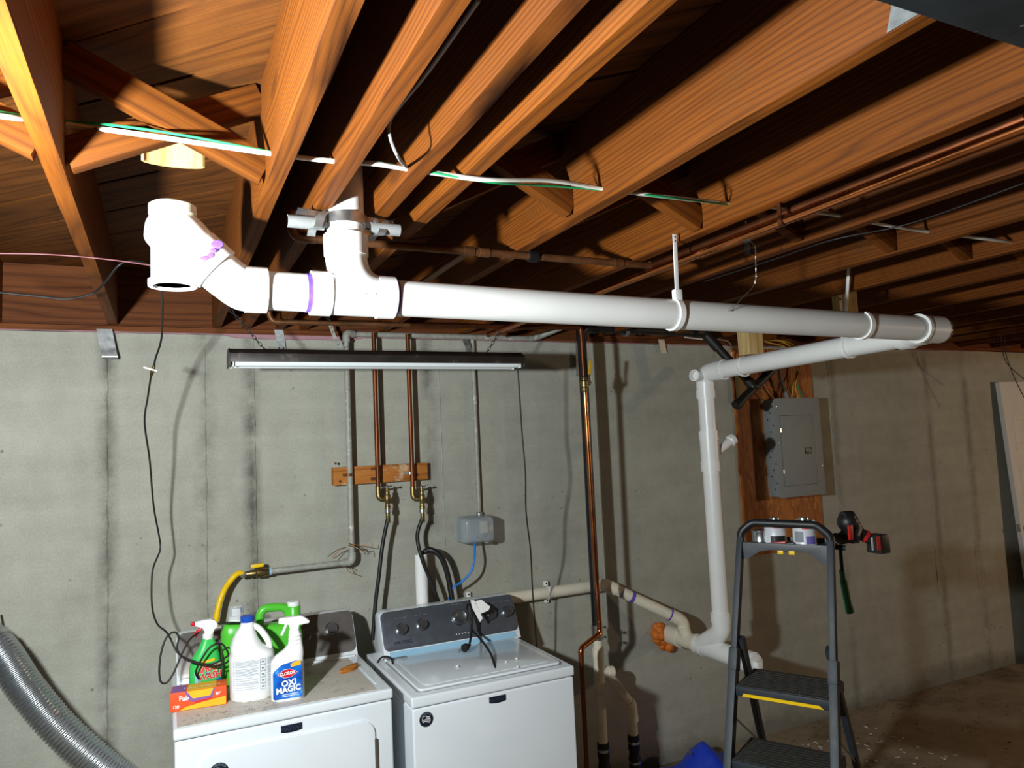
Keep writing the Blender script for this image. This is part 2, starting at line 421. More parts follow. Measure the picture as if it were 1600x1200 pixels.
M['pinkwire'] = plain('pink_wire', '6b343a', .5, 0, .1, 30)

def clear(name, tint, rough=.08, alpha=.35):
    mt, nt, b, ln = nodes(name)
    n = noise(nt, coords(nt), 6, 3)
    ln(ramp(nt, n, [(.3, tuple(x * .94 for x in tint[:3]) + (1,)), (.7, tint)]), b.inputs['Base Color'])
    b.inputs['Roughness'].default_value = rough; b.inputs['Alpha'].default_value = alpha; b.inputs['IOR'].default_value = 1.46
    return mt
M['clear'] = clear('clear_plastic', S('c9cfd2'), .1, .35)
M['clearbox'] = clear('cloudy_clear_cover', S('aab4b8'), .25, .55)

def osb():
    mt, nt, b, ln = nodes('osb')
    v = coords(nt, (1, 1, .3)); vo = N(nt, 'ShaderNodeTexVoronoi'); vo.inputs['Scale'].default_value = 60
    nz = N(nt, 'ShaderNodeTexNoise'); nz.inputs['Scale'].default_value = 12; ln(v, nz.inputs['Vector'])
    mx = N(nt, 'ShaderNodeMix', data_type='RGBA'); mx.inputs[0].default_value = .06; ln(v, mx.inputs[6]); ln(nz.outputs[1], mx.inputs[7]); ln(mx.outputs[2], vo.inputs['Vector'])
    c = ramp(nt, mathn(nt, 'FRACT', mathn(nt, 'MULTIPLY', vo.outputs['Color'], 1.0)), [(0, S('8a4c1a')), (.4, S('a8642a')), (.7, S('b5702f')), (1, S('c88a48'))])
    ln(c, b.inputs['Base Color']); b.inputs['Roughness'].default_value = .6; bump(nt, b, vo.outputs['Distance'], .3, .003); return mt
M['osb'] = osb()
def bluelab():
    mt, nt, b, ln = nodes('blue_burst_label')
    v = coords(nt, rnd=False); n = noise(nt, v, 18, 3)
    ln(ramp(nt, n, [(.35, S('0b3fa4')), (.6, S('1f74d2')), (.75, S('7cc4f0'))]), b.inputs['Base Color']); b.inputs['Roughness'].default_value = .3; return mt
M['bluelab'] = bluelab()
# ------------------------------------------------------------------ setting
WY = 3.5; H = .57; JB = CZ + H; JT = JB + .245; WT = 2.397
X0, X1, Y0 = -6.0, 9.5, -8.0
def struct(mb, name, mat, **k): return mb.build(name, mat, kind='structure', **k)
struct(MB().box((X0, Y0, -.12), (X1, WY + .2, 0)), 'floor', M['slab'], origin=(0, 0, 0))
wall = struct(MB().box((X0, WY, 0), (X1, WY + .2, WT)), 'wall_back', M['concrete'], origin=(0, WY, 0))
struct(MB().box((X0 - .2, Y0, 0), (X0, WY + .2, JT)), 'wall_left', M['concrete'], origin=(X0, 0, 0))
struct(MB().box((X1, Y0, 0), (X1 + .2, WY + .2, JT)), 'wall_right', M['concrete'], origin=(X1, 0, 0))
struct(MB().box((X0, Y0 - .2, 0), (X1, Y0, JT)), 'wall_front', M['concrete'], origin=(0, Y0, 0))
ceil = struct(MB().box((X0, Y0, JT + .02), (X1, WY + .2, JT + .06)), 'ceiling', M['plank'], origin=(0, 0, JT))

# fins of concrete left by the form joints
rs = random.Random(3)
for px, pa, pb, wd in ((168, 528, 1190, .010), (322, 540, 1000, .007), (399, 530, 1000, .008), (690, 540, 930, .011), (748, 545, 700, .006),
                       (934, 540, 1000, .012), (1302, 560, 1090, .010), (1446, 560, 1075, .009), (1508, 590, 1060, .010)):
    x = PY(px, 700, WY).x; z1 = min(PY(px, pa, WY).z, WT); z0 = max(PY(px, pb, WY).z, .02); mb = MB(); n = int((z1 - z0) / .035)
    L, Rr, C = [], [], []
    for i in range(n + 1):
        z = z0 + (z1 - z0) * i / n; j = rs.uniform(-.3, .3) * wd; ww = wd * rs.uniform(.35, 1.0) * .5; dp = rs.uniform(.001, .005)
        L.append((x + j - ww, WY + .001, z)); C.append((x + j, WY - dp, z)); Rr.append((x + j + ww, WY + .001, z))
    m = n + 1
    mb.add(L + C + Rr, [(i, i + 1, m + i + 1, m + i) for i in range(n)] + [(m + i, m + i + 1, 2 * m + i + 1, 2 * m + i) for i in range(n)])
    mb.build('form_seam', M['concrete'], wall)

# sill, gasket and rim board
struct(MB().box((X0, WY - .012, WT + .004), (X1, WY + .13, JB)), 'trim_1', M['sill'], origin=(0, WY, WT))
mb = MB(); pts = []
for i in range(120):
    x = -1.2 + i * .06; d = rs.uniform(-.003, .002) + (.014 if .3 < x < .85 else 0)
    pts.append((x, d))
mb.add([(x, WY - .013, WT + .0045) for x, d in pts] + [(x, WY - .014, WT - d) for x, d in pts] + [(x, WY - .001, WT - d) for x, d in pts],
       [(i, i + 1, 120 + i + 1, 120 + i) for i in range(119)] + [(120 + i, 121 + i, 241 + i, 240 + i) for i in range(119)])
struct(mb, 'trim_2', M['pink'], origin=(0, WY, WT))
struct(MB().box((X0, WY - .03, JB), (X1, WY + .01, JT)), 'trim_3', M['sill'], origin=(0, WY, JB))

# joists: right lower edge over H
JX = [-1.74, -1.02, -.301, .415, .637, .89, 1.08, 1.7485, 2.49, 3.185, 3.934, 4.64, 5.36, 6.08, 6.80, 7.52, 8.24, 8.96, 9.68, 10.4, 11.1, 11.8, 12.5, 13.2]
JR = [x * H for x in JX]; TH = .038
for i, xr in enumerate(JR):
    mb = MB(); ys = [.47 + (WY - .03 - .47) * k / 24 for k in range(25)]; rings = []
    for y in ys:
        a = rs.uniform(-.0012, .0012); b = rs.uniform(-.0012, .0012); c = rs.uniform(0, .0025)
        rings.append([V((xr - TH + .002, y, JB + c)), V((xr - .002, y, JB + c * .6)), V((xr + b, y, JB + .003 + c)), V((xr + b * .5, y, JT)), V((xr - TH + a * .5, y, JT)), V((xr - TH + a, y, JB + .003 + c))])
    mb.loft(rings); mb.build('joist', M['joist'], ceil, ang=50)

# diagonal subfloor planks
def clip(poly, f):
    out = []
    for i in range(len(poly)):
        p, q = poly[i - 1], poly[i]; a, b = f(p), f(q)
        if (a >= 0) != (b >= 0): t = a / (a - b); out.append((p[0] + (q[0] - p[0]) * t, p[1] + (q[1] - p[1]) * t))
        if b >= 0: out.append(q)
    return out
ca = math.sqrt(.5); PWD = .1905
for i in range(-4, 44):
    s0 = i * PWD + .06; s1 = s0 + PWD - .007
    poly = [(-1.25, .3), (7.2, .3), (7.2, WY), (-1.25, WY)]
    poly = clip(poly, lambda p: (p[0] + p[1]) * ca - s0); poly = clip(poly, lambda p: s1 - (p[0] + p[1]) * ca) if poly else poly
    if len(poly) < 3: continue
    cx = sum(p[0] for p in poly) / len(poly); cy = sum(p[1] for p in poly) / len(poly)
    lp = [((p[0] - cx) * ca - (p[1] - cy) * ca, (p[0] - cx) * ca + (p[1] - cy) * ca) for p in poly]
    mb = MB(); ORG['t'] = V((0, 0, 0)); dz = rs.uniform(0, .004)
    mb.prism(lp, (0, 0, 0), (1, 0, 0), (0, 1, 0), (0, 0, 1), dz, .02)
    o = mb.build('plank', M['plank'], None, origin=(0, 0, 0)); o.parent = ceil; o.location = (cx, cy, JT - ORG[ceil].z); o.rotation_euler = (0, 0, -math.pi / 4)

# diagonal bridging between joists
def brace(p, q, wid=.064, th=.036):
    mb = MB(); p, q = V(p), V(q); d = (q - p).normalized(); a = V((0, 1, 0)); n = d.cross(a).normalized(); L = (q - p).length
    mb.obox((0, 0, 0), (1, 0, 0), (0, 1, 0), (0, 0, 1), (L / 2, th / 2, wid / 2))
    o = mb.build('bridging_brace', M['brace'], None, bevel=.002, origin=(0, 0, 0)); o.parent = ceil
    o.location = (p + q) / 2 - ORG[ceil]; o.rotation_euler = (0, -math.atan2(d.z, d.x), 0)
for i in range(1, 14):
    if 3 <= i <= 5: continue
    a = JR[i]; b = JR[i + 1] - TH
    brace((a - .002, 1.585, JT - .03), (b + .002, 1.585, JB + .035)); brace((a - .002, 1.635, JB + .035), (b + .002, 1.635, JT - .03))

# steel beam carrying the joists
mb = MB(); zb = JB - .016
mb.box((X0, .40, zb), (X1, .60, JB - .002)); mb.box((X0, .485, JB - .004), (X1, .50, JT)); mb.box((X0, .41, JT - .012), (X1, .59, JT))
bm_ = mb.build('steel_beam', M['darksteel'], label='dark scratched steel beam at the upper right carrying the ends of the joists', cat='beam', bevel=.003)
mb = MB(); fj = JR[7] - TH; a = PX(1418, 6, fj - .001)
mb.add([(fj - .0015, a.y - .05, JB + .002), (fj - .0015, a.y + .035, JB + .002), (fj - .0015, a.y + .02, JB + .05), (fj - .0015, a.y - .05, JB + .05),
        (fj - .0001, a.y - .05, JB + .002), (fj - .0001, a.y + .035, JB + .002), (fj - .0001, a.y + .02, JB + .05), (fj - .0001, a.y - .05, JB + .05)],
       [(0, 1, 2, 3), (7, 6, 5, 4), (0, 1, 5, 4), (1, 2, 6, 5), (2, 3, 7, 6), (3, 0, 4, 7)])
mb.build('joist_plate', M['galv'], label='small galvanized plate on the joist end beside the dark steel beam', cat='metal plate')
# ------------------------------------------------------------------ the new white drain line
r = .0445; HR = .0525
T = thing('drain_line', 'new white plastic drain line slung below the joists and dropping to the floor', 'drain pipe', (2.6, 3.0, .5))
YM = 1.71
def pm(px, py): return PY(px, py, YM)
a = pm(622, 466); b = pm(1445, 514); dirm = (b - a).normalized()
def on_main(px): # point of the main axis seen at image column px
    lo, hi = -1.5, 3.0
    for _ in range(50):
        m = (lo + hi) / 2; p = a + dirm * m - V((0, 0, CZ)); u = 800 + FPX * p.dot(RT) / p.dot(FW)
        if u < px: lo = m
        else: hi = m
    return a + dirm * lo
XR = 2.6
end = on_main(1452)
MB().cyl(on_main(600), on_main(1446), r, 40).build('pipe', M['pvc'], T)
MB().cyl(on_main(412), on_main(492), r, 40).build('pipe', M['pvc'], T)
# tee with a sweep, hub on each end
tee = MB()
p0, p1, p2, p3 = on_main(485), on_main(515), on_main(588), on_main(614)
tee.ring(p0, dirm, r, HR, (p1 - p0).length, 40); tee.ring(p2, dirm, r, HR, (p3 - p2).length, 40); tee.tube([p1, p2], HR - .003, 40)
vx = PY(541, 395, YM); ax = V((vx.x, YM, 0)); zc = on_main(545).z
up = V((0, 0, 1))
qa, qb, qc = V((ax.x, YM, zc + .10)), V((ax.x, YM, zc + .004)), on_main(600)
sweep = [qa * (1 - t / 12) ** 2 + qb * 2 * (t / 12) * (1 - t / 12) + qc * (t / 12) ** 2 for t in range(13)]
tee.tube(sweep, HR - .003, 32)
tee.ring((ax.x, YM, zc + .095), up, r, HR, .05, 40)
to = tee.build('tee_fitting', M['pvc'], T)
for px in (562, 577):
    q = on_main(px); MB().lathe(q + V((0, -.0495, -.004)), (0, -1, 0), [(.0035, 0), (.0035, .0012), (.0, .0016)], 10).build('mould_mark', M['pvc'], to)
MB().cyl((ax.x, YM, zc + .10), (ax.x, YM, JT + .01), r, 40).build('pipe', M['pvc'], T)
for px, wd in ((483.5, .018), (617.5, .005)):
    q = on_main(px); MB().ring(q - dirm * wd / 2, dirm, r, r + .0012, wd, 40).build('primer_stain', M['primer'], T)
# left: eighth bends up to the branch of a stub from the floor above
c0 = on_main(412); c1 = on_main(386)
e1 = pm(337, 420); e2 = pm(283, 372)
bend = MB(); bend.ring(on_main(383), dirm, r, HR, (on_main(416) - on_main(383)).length, 40)
k = catmull([e1 + (e1 - e2).normalized() * -.03, e1, pm(358, 437), on_main(380), on_main(398)], 8); bend.tube(k, HR - .004, 36)
bend.build('eighth_bend', M['pvc'], T)
d45 = (e2 - e1).normalized()
bend2 = MB(); bend2.ring(e1 - d45 * .004, d45, r, HR + .003, .06, 40)
bend2.tube(rounded([e1 + d45 * .05, pm(268, 352), PY(266, 372, YM + .03) + V((0, 0, .0))], .05, 10), HR, 36)
bend2.sphere(PY(270, 366, YM + .01), HR + .002, 28, 18)
b2 = bend2.build('branch_fitting', M['pvc'], T)
for (px, py), rad in (((339, 382), .0125), ((326, 399), .011), ((319, 403), .009), ((332, 392), .008)):
    q = PY(px, py, YM - .054); mb = MB(); mb.lathe(q, (-.25, -1, .15), [(rad, -.004), (rad, .001), (rad * .6, .0018), (0, .002)], 12, 1, .75); mb.build('primer_stain', M['primer'], b2)
st = PY(270, 440, YM + .05)
MB().cyl((st.x, YM + .05, st.z - .006), (st.x, YM + .05, st.z + .11), r, 40).build('pipe', M['stub_pvc'], T)
MB().ring((st.x, YM + .05, st.z - .012), up, r - .004, HR - .002, .014, 40).build('cleanout_rim', M['pvc'], T)
MB().lathe((st.x, YM + .05, st.z - .006), up, [(r - .003, 0), (r - .003, .004)], 32).build('cleanout_plug', M['pvc'], T)
tp = PY(270, 326, YM)
MB().ring((tp.x, YM, tp.z - .05), up, r - .006, r - .002, .058, 40).build('pipe', M['cream'], T)
MB().ring((tp.x, YM, tp.z - .016), up, r - .004, HR - .004, .02, 40).build('coupling', M['cream'], T)
# right end: corner fitting with a clear test plug
ef = MB(); ef.ring(on_main(1434), dirm, r, HR + .001, .014, 40); ef.tube([on_main(1437), on_main(1466)], HR - .002, 40)
eb = V((XR, YM, end.z))
ef.tube(rounded([on_main(1446), V((XR - .03, YM + .02, end.z - .002)), V((XR, YM + .14, end.z - .003))], .05, 8), HR - .004, 32)
ef.ring((XR, YM + .11, end.z - .003), (0, 1, 0), r, HR, .05, 40)
ef.build('corner_fitting', M['pvc'], T)
MB().lathe(on_main(1466), dirm, [(HR - .004, 0), (HR - .004, .012), (HR - .012, .03), (HR - .028, .042), (.0, .046)], 32).build('clear_test_plug', M['clear'], T)
rt0 = V((XR, YM + .12, end.z - .003)); rt1 = PX(1126, 577, XR); rt1.y = 2.93
rt1 = V((XR, 2.93, CZ + .322))
MB().cyl(rt0, rt1, r, 40).build('pipe', M['pvc'], T)
# top elbow of the riser, with a side inlet
RY = 3.015; zt = rt1.z
MB().ring((XR, 2.72, zt), (0, 1, 0), r, HR - .001, .012, 40).build('stop_collar', M['pvc'], T); el = MB(); el.ring((XR, 2.865, zt), (0, 1, 0), r, HR, .05, 40)
el.tube(rounded([V((XR, 2.88, zt)), V((XR, RY, zt)), V((XR, RY, zt - .14))], .075, 10), HR - .003, 36)
el.ring((XR, RY, zt - .135), up, r, HR, .04, 40)
el.ring((XR - .04, RY - .01, zt - .02), (-1, -.28, .05), .024, .031, .055, 32); el.tube([(XR - .01, RY, zt - .02), (XR - .068, RY - .016, zt - .018)], .0245, 24)
el.build('side_inlet_elbow', M['pvc'], T)
zw = PY(1130, 962, RY).z
MB().cyl((XR, RY, zw), (XR, RY, zt - .1), r, 40).build('pipe', M['pvc'], T)
z1 = PY(1117, 680, RY).z; z2 = PY(1118, 728, RY).z
ts = MB(); ts.ring((XR, RY, z1 - .025), up, r, HR, .05, 40); ts.ring((XR, RY, z2 - .025), up, r, HR, .05, 40); ts.tube([(XR, RY, z2), (XR, RY, z1)], HR - .003, 40)
q0 = V((XR + .02, RY, (z1 + z2) / 2 - .01)); q1 = PY(1143, 688, RY)
q0 = V((XR + .02, RY, q1.z - .075)); dq = (q1 - q0).normalized()
ts.lathe(q0, dq, [(.020, 0), (.024, (q1 - q0).length - .02), (.032, (q1 - q0).length - .012), (.032, (q1 - q0).length + .012), (.026, (q1 - q0).length + .013), (.024, (q1 - q0).length - .005)], 24)
tso = ts.build('test_tee', M['pvc'], T)
# foot: wye with the run going into the wall
zf = PX(1096, 1008, XR).z
ft = MB()
ft.ring((XR, RY, zw - .03), up, r, HR, .05, 40)
ft.tube(rounded([V((XR, RY, zw - .02)), V((XR, RY + .0, zf + .10)), V((XR, RY + .17, zf))], .12, 12), HR - .003, 36)
ft.tube([(XR, 2.84, zf), (XR, 3.2, zf)], HR - .003, 40); ft.ring((XR, 3.16, zf), (0, 1, 0), r, HR, .045, 40); ft.ring((XR, 2.80, zf), (0, 1, 0), r, HR + .001, .06, 40)
fo = ft.build('foot_wye', M['pvc'], T)
pl = MB(); pl.lathe((XR, 2.86, zf), (0, -1, 0), [(r, 0), (r + .004, .066), (r + .002, .075), (.0, .076)], 32); pl.box((XR - .016, 2.755, zf - .016), (XR + .016, 2.79, zf + .016)); pl.build('cleanout_plug', M['pvc'], T, bevel=.002)
# old cream part that enters the wall
old = MB(); old.tube([(XR, 3.18, zf), (XR, WY + .03, zf)], r, 40); old.ring((XR, 3.22, zf), (0, 1, 0), r, HR - .002, .006, 40); old.ring((XR, 3.36, zf), (0, 1, 0), r, HR, .09, 40)
old.ring((XR - .01, 3.30, zf + .03), (-.2, .1, 1), .026, .034, .045, 32)
old.build('wall_fitting', M['cream'], T)
fm = MB(); fr = random.Random(5)
for i in range(34):
    t = math.radians(fr.uniform(135, 350)); rd = fr.uniform(.05, .082); q = V((XR + math.cos(t) * rd, WY - fr.uniform(.005, .04), zf + math.sin(t) * rd)); fm.sphere(q, fr.uniform(.014, .030), 12, 8, (1, .9, 1))
fm.build('expanding_foam', M['foam'], label='lumpy orange expanding foam around the drain pipe where it enters the wall', cat='foam')

# ------------------------------------------------------------------ hangers
def hanger(p, axis, top, lab, hookdir=-1):
    h = thing('pipe_hanger', lab, 'pipe hanger', (p.x, p.y, p.z - .05), 'white plastic pipe hangers')
    mb = MB(); a_, b_, _ = frame(axis); s = V((0, 0, 1)); side = V(axis).normalized().cross(s).normalized() * hookdir
    path = []
    for k in range(18):
        t = math.radians(60 - k * 13.5); path.append(p + side * (math.cos(t) * .0475) + s * (math.sin(t) * .0475))
    n = len(path); ax_ = V(axis).normalized() * .009
    rings = []
    for i, q in enumerate(path):
        d = (q - p).normalized() * .0025; rings.append([q - ax_ - d, q + ax_ - d, q + ax_ + d, q - ax_ + d])
    mb.loft(rings); mb.build('hook', M['white'], h)
    if top is not None:
        cl = path[0] + s * .012
        c = MB().obox(cl, V(axis).normalized(), side, s, (.013, .009, .016)); c.build('clasp', M['white'], h, bevel=.003)
        m2 = MB(); m2.bar(cl, top, .014, .003, up=side); sp = m2.build('strap', M['white'], h, bevel=.0008)
        for kk in range(2):
            q = top + (cl - top).normalized() * (.008 + .012 * kk); MB().lathe(q + side * .001, side, [(.0025, 0), (.0025, .001), (0, .0012)], 10).build('nail_hole', M['gap'], sp)
    return h
hp = on_main(1052); tp_ = PY(1054, 366, YM - .045)
hanger(hp, dirm, tp_, 'white plastic hanger with long strap holding the middle of the long white pipe', 1)
hanger(on_main(1346), dirm, None, 'white plastic hook around the right end of the long white pipe', 1)
h2 = PX(1327, 541, XR); h2.z = (rt0.z * .7 + rt1.z * .3)
hanger(h2, (0, 1, 0), PX(1327, 407, XR - .05), 'white plastic hanger holding the return pipe beside the pale wooden block', -1)

# ------------------------------------------------------------------ riser clamp on grey bars
zcl = PY(541, 346, YM).z
rc = thing('riser_clamp', 'steel riser clamp around the vertical white pipe resting on two grey bars', 'pipe clamp', (ax.x, YM, zcl - .02))
MB().ring((ax.x, YM, zcl - .013), up, r, r + .005, .026, 40).build('clamp_band', M['steel'], rc)
for s_ in (-1, 1):
    e = MB(); e.bar((ax.x + s_ * .044, YM - .012, zcl), (ax.x + s_ * .115, YM - .012, zcl - .006 * s_), .004, .026); e.bar((ax.x + s_ * .044, YM + .012, zcl), (ax.x + s_ * .115, YM + .012, zcl - .006 * s_), .004, .026)
    eo = e.build('clamp_ear', M['steel'], rc, bevel=.001)
    bt = MB(); c = V((ax.x + s_ * .07, YM - .016, zcl - .002)); bt.lathe(c, (0, -1, 0), [(.009, 0), (.009, .006), (0, .0062)], 6); bt.lathe(c, (0, -1, 0), [(.005, 0), (.005, .011), (0, .012)], 12); bt.build('bolt', M['steel'], eo)
for (q0, q1, lab) in ((PY(449, 345, YM - .015), PY(506, 350, YM - .015), 'grey half-round bar left of the riser clamp, hung by a perforated strap'), (PY(578, 356, YM - .015), PY(624, 360, YM - .015), 'grey half-round bar right of the riser clamp, hung by a perforated strap')):
    mb = MB(); d = (q1 - q0).normalized(); rr = .015; prof = []
    for k in range(13):
        t = math.radians(-100 + 200 * k / 12); prof.append((-math.cos(t) * rr, math.sin(t) * rr))
    prof += [(-math.cos(math.radians(100 - 200 * k / 12)) * (rr - .003), math.sin(math.radians(100 - 200 * k / 12)) * (rr - .003)) for k in range(13)]
    mb.prism(prof, q0, V((0, 1, 0)), V((0, 0, 1)), d, 0, (q1 - q0).length); mb.build('support_bar', M['pvcgrey'], label=lab, cat='bar', group='bars under the riser clamp')
def strap(pts, lab, wid=.019, side=(1, 0, 0), holes=True, mat='galv', name='hanging_strap', cat='metal strap', group='perforated straps of the riser clamp'):
    path = rounded(pts, .01, 3); mb = MB(); s_ = V(side).normalized() * wid / 2; rings = []
    for i, q in enumerate(path):
        d = (path[min(i + 1, len(path) - 1)] - path[max(i - 1, 0)]).normalized(); n = d.cross(V(side)).normalized() * .0006
        rings.append([q - s_ - n, q + s_ - n, q + s_ + n, q - s_ + n])
    mb.loft(rings); t = mb.build(name, M[mat], label=lab, cat=cat, group=group)
    if holes:
        for i in range(len(path) - 1):
            L = (path[i + 1] - path[i]).length
            for j in range(max(1, int(L / .02)) if L > .012 else 0):
                q = path[i].lerp(path[i + 1], (j + .5) / max(1, int(L / .02))); d = (path[i + 1] - path[i]).normalized(); n = d.cross(V(side)).normalized()
                if n.y > 0: n = -n
                MB().lathe(q, n, [(.0032, 0), (.0032, .0009), (0, .001)], 10).build('hole', M['gap'], t)
    return t
strap([PY(522, 324, YM + .0), PY(503, 334, YM - .03), PY(498, 352, YM - .034), PY(495, 358, YM - .034), PY(488, 357, YM - .01), PY(486, 369, YM)], 'galvanized perforated strap hanging from the joist left of the riser clamp')
strap([PY(624, 337, YM + .1), PY(602, 346, YM - .02), PY(597, 364, YM - .034), PY(593, 368, YM - .03), PY(584, 367, YM - .01), PY(579, 376, YM)], 'galvanized perforated strap hanging from the joist right of the riser clamp')

# ------------------------------------------------------------------ black waste stack
BS = thing('black_stack', 'black plastic waste stack rising beside the copper pipe and branching under the joists', 'waste pipe', (2.05, 3.28, 1.0))
s0 = PY(917, 560, 3.28); s1 = PY(926, 985, 3.28); sx = (s0.x + s1.x) / 2
zt2 = PY(925, 516, 3.28).z
MB().cyl((sx, 3.28, s1.z), (sx, 3.28, zt2), .0242, 24).build('pipe', M['abs'], BS)
e = MB(); q0 = V((sx, 3.28, zt2)); q1 = PY(960, 518, 3.28)
e.tube(rounded([(sx, 3.28, zt2 - .06), (sx, 3.28, zt2 + .012), (sx + .09, 3.28, zt2 + .012)], .04, 8), .029, 24); e.build('elbow', M['abs'], BS)
zh = zt2 + .012; hx = PY(1098, 519, 3.26)
MB().cyl((sx + .07, 3.28, zh), (hx.x, 3.26, zh - .01), .0242, 24).build('pipe', M['abs_old'], BS)
w0 = V((hx.x, 3.25, zh - .01)); w1 = PY(1177, 604, 3.12)
MB().tube(rounded([w0 - V((.06, 0, 0)), w0, w0.lerp(w1, .3)], .03, 6), .030, 24).build('elbow', M['abs_old'], BS)
MB().cyl(w0, w1, .0242, 24).build('pipe', M['abs_old'], BS)
wy = MB(); wa = PY(1206, 578, 3.12); wb = PY(1150, 634, 3.12); wy.cyl(wa, wb, .0242, 24); wy.ring(wb - (wb - wa).normalized() * .03, wb - wa, .021, .030, .03, 24); wy.ring(w1 - (w1 - w0).normalized() * .05, w1 - w0, .024, .030, .04, 24)
wy.sphere(w1, .031, 20, 12); wy.build('wye', M['abs_old'], BS)
MB().ring(wb + (wb - wa).normalized() * -.002, wb - wa, .015, .0205, .001, 24).build('open_end', M['gap'], BS)
zc2 = s1.z
cl = MB(); cl.ring((sx, 3.28, zc2 - .05), up, .024, .0285, .075, 28); cl.ring((sx, 3.28, zc2 - .042), up, .0285, .0298, .01, 28); cl.ring((sx, 3.28, zc2 + .008), up, .0285, .0298, .01, 28); clo = cl.build('band_coupling', M['steel'], BS)
for dz in (-.037, .013): MB().box((sx + .026, 3.25, zc2 + dz - .005), (sx + .04, 3.262, zc2 + dz + .005)).build('screw', M['steel'], clo, bevel=.001)
# white lower part with a wye
wz = PY(925, 1040, 3.28).z; bz = PY(926, 1168, 3.28).z
MB().cyl((sx, 3.28, bz), (sx, 3.28, zc2), .0242, 24).build('pipe', M['cream'], BS)
m = MB(); m.ring((sx, 3.28, wz + .035), up, .024, .030, .05, 28); m.tube([(sx, 3.28, wz - .09), (sx, 3.28, wz + .06)], .0285, 28); m.ring((sx, 3.28, wz - .12), up, .024, .030, .05, 28)
k0 = V((sx, 3.28, wz - .04)); k1 = PY(948, 1050, 3.28); m.tube([k0, k1], .028, 24); m.ring(k1, (k1 - k0), .024, .030, .035, 24); m.build('wye', M['cream'], BS)
k2 = PY(987, 1102, 3.28); k3 = PY(996, 1165, 3.28); k3.x = k2.x + .02
MB().cyl(k1, k2, .0242, 24).build('pipe', M['cream'], BS)
m = MB(); m.tube(rounded([k2.lerp(k1, .12), k2, k2 + V((.0, 0, -.05))], .04, 8), .029, 24); m.ring(k2 + V((0, 0, -.05)), (0, 0, -1), .024, .031, .03, 24); m.build('elbow', M['cream'], BS)
MB().cyl(k2, V((k2.x, 3.28, k3.z)), .0242, 24).build('pipe', M['cream'], BS)
for qx, qz in ((sx, bz), (k2.x, PY(995, 1150, 3.28).z)):
    m = MB(); m.lathe((qx, 3.28, qz - .16), up, [(.031, 0), (.031, .06), (.027, .07), (.027, .09), (.031, .10), (.031, .17), (.025, .172)], 28)
    ro = m.build('rubber_coupling', M['rubber'], BS)
    for dz in (-.13, -.03): MB().ring((qx, 3.28, qz + dz), up, .0305, .0322, .012, 28).build('hose_clamp', M['steel'], ro)
    MB().cyl((qx, 3.28, .0), (qx, 3.28, qz - .12), .0242, 24).build('pipe', M['abs'], BS)
st_ = MB(); q = PY(979, 518, 3.27); st_.ring((q.x - .012, 3.279, q.z), (1, 0, -.02), .0243, .0258, .022, 28); st_.box((q.x - .012, 3.277, q.z + .02), (q.x + .010, 3.279, JB + .01)); st_.build('pipe_strap', M['galv'], label='galvanized strap holding the horizontal black waste pipe to the joist', cat='metal strap')

# ------------------------------------------------------------------ wall waste pipe of the washer
WP = thing('washer_waste_pipe', 'old cream plastic waste pipe along the wall behind the washer, bending down to the drain', 'waste pipe', (1.8, 3.44, .9))
a0 = PY(722, 933, 3.45); a1 = PY(945, 913, 3.45); a0.z = a1.z + .002; rw = .030
MB().cyl(a0, a1, rw, 28).build('pipe', M['cream'], WP)
e0 = V((XR - .012, 3.315, zf + .105)); dd = (e0 - a1).normalized()
m = MB(); m.tube(rounded([a1 - V((.06, 0, 0)), a1, a1 + dd * .07], .04, 8), .034, 28); m.build('elbow', M['cream'], WP)
MB().cyl(a1, e0 - dd * .02, rw, 28).build('pipe', M['cream'], WP)
for t_, wd in ((.10, .006), (.16, .02)):
    q = a1 + dd * t_; MB().ring(q, dd, rw, rw + .0008, wd, 28).build('primer_stain', M['primer'], WP)
q = e0 - dd * .085; MB().ring(q, dd, rw, .0345, .006, 28).build('primer_stain', M['primer'], WP)
m = MB(); m.tube(rounded([e0 - dd * .07, e0, e0 + V((.004, -.004, -.06))], .045, 10), .0345, 28); m.build('elbow', M['cream'], WP)
MB().ring(e0 + V((.002, -.002, -.045)), (.07, -.07, -1), .03, .0352, .008, 28).build('primer_stain', M['primer'], WP)
MB().ring(V((a0.x - .005, 3.45, a0.z)), (1, 0, 0), .026, .036, .03, 28).build('hub', M['cream'], WP)
for i, (px, py) in enumerate(((735, 930), (857, 920))):
    x = PY(px, py, 3.45).x; h = MB(); h.ring((x - .009, 3.45, a1.z), (1, 0, 0), rw, rw + .003, .018, 28)
    for s_ in (-1, 1): h.obox((x, 3.48, a1.z + s_ * .043), (1, 0, 0), (0, 1, 0), (0, 0, 1), (.010, .008, .012))
    ho = h.build('pipe_clip', M['white'], bevel=.001, label=('white plastic clip on the cream waste pipe right above the washer console', 'white plastic clip on the cream waste pipe between washer and black stack')[i], cat='pipe clip', group='clips of the cream waste pipe')
    for s_ in (-1, 1): MB().lathe((x, 3.4725, a1.z + s_ * .045), (0, -1, 0), [(.005, 0), (.005, .002), (0, .0025)], 10).build('screw', M['gap'], ho)
# standpipe
sp0 = PY(656, 866, 3.40); MB().ring((sp0.x + .005, 3.40, .75), up, .026, .030, sp0.z - .75, 28).build('standpipe', M['pvc'], label='white plastic standpipe taking the black drain hose behind the washer', cat='standpipe')

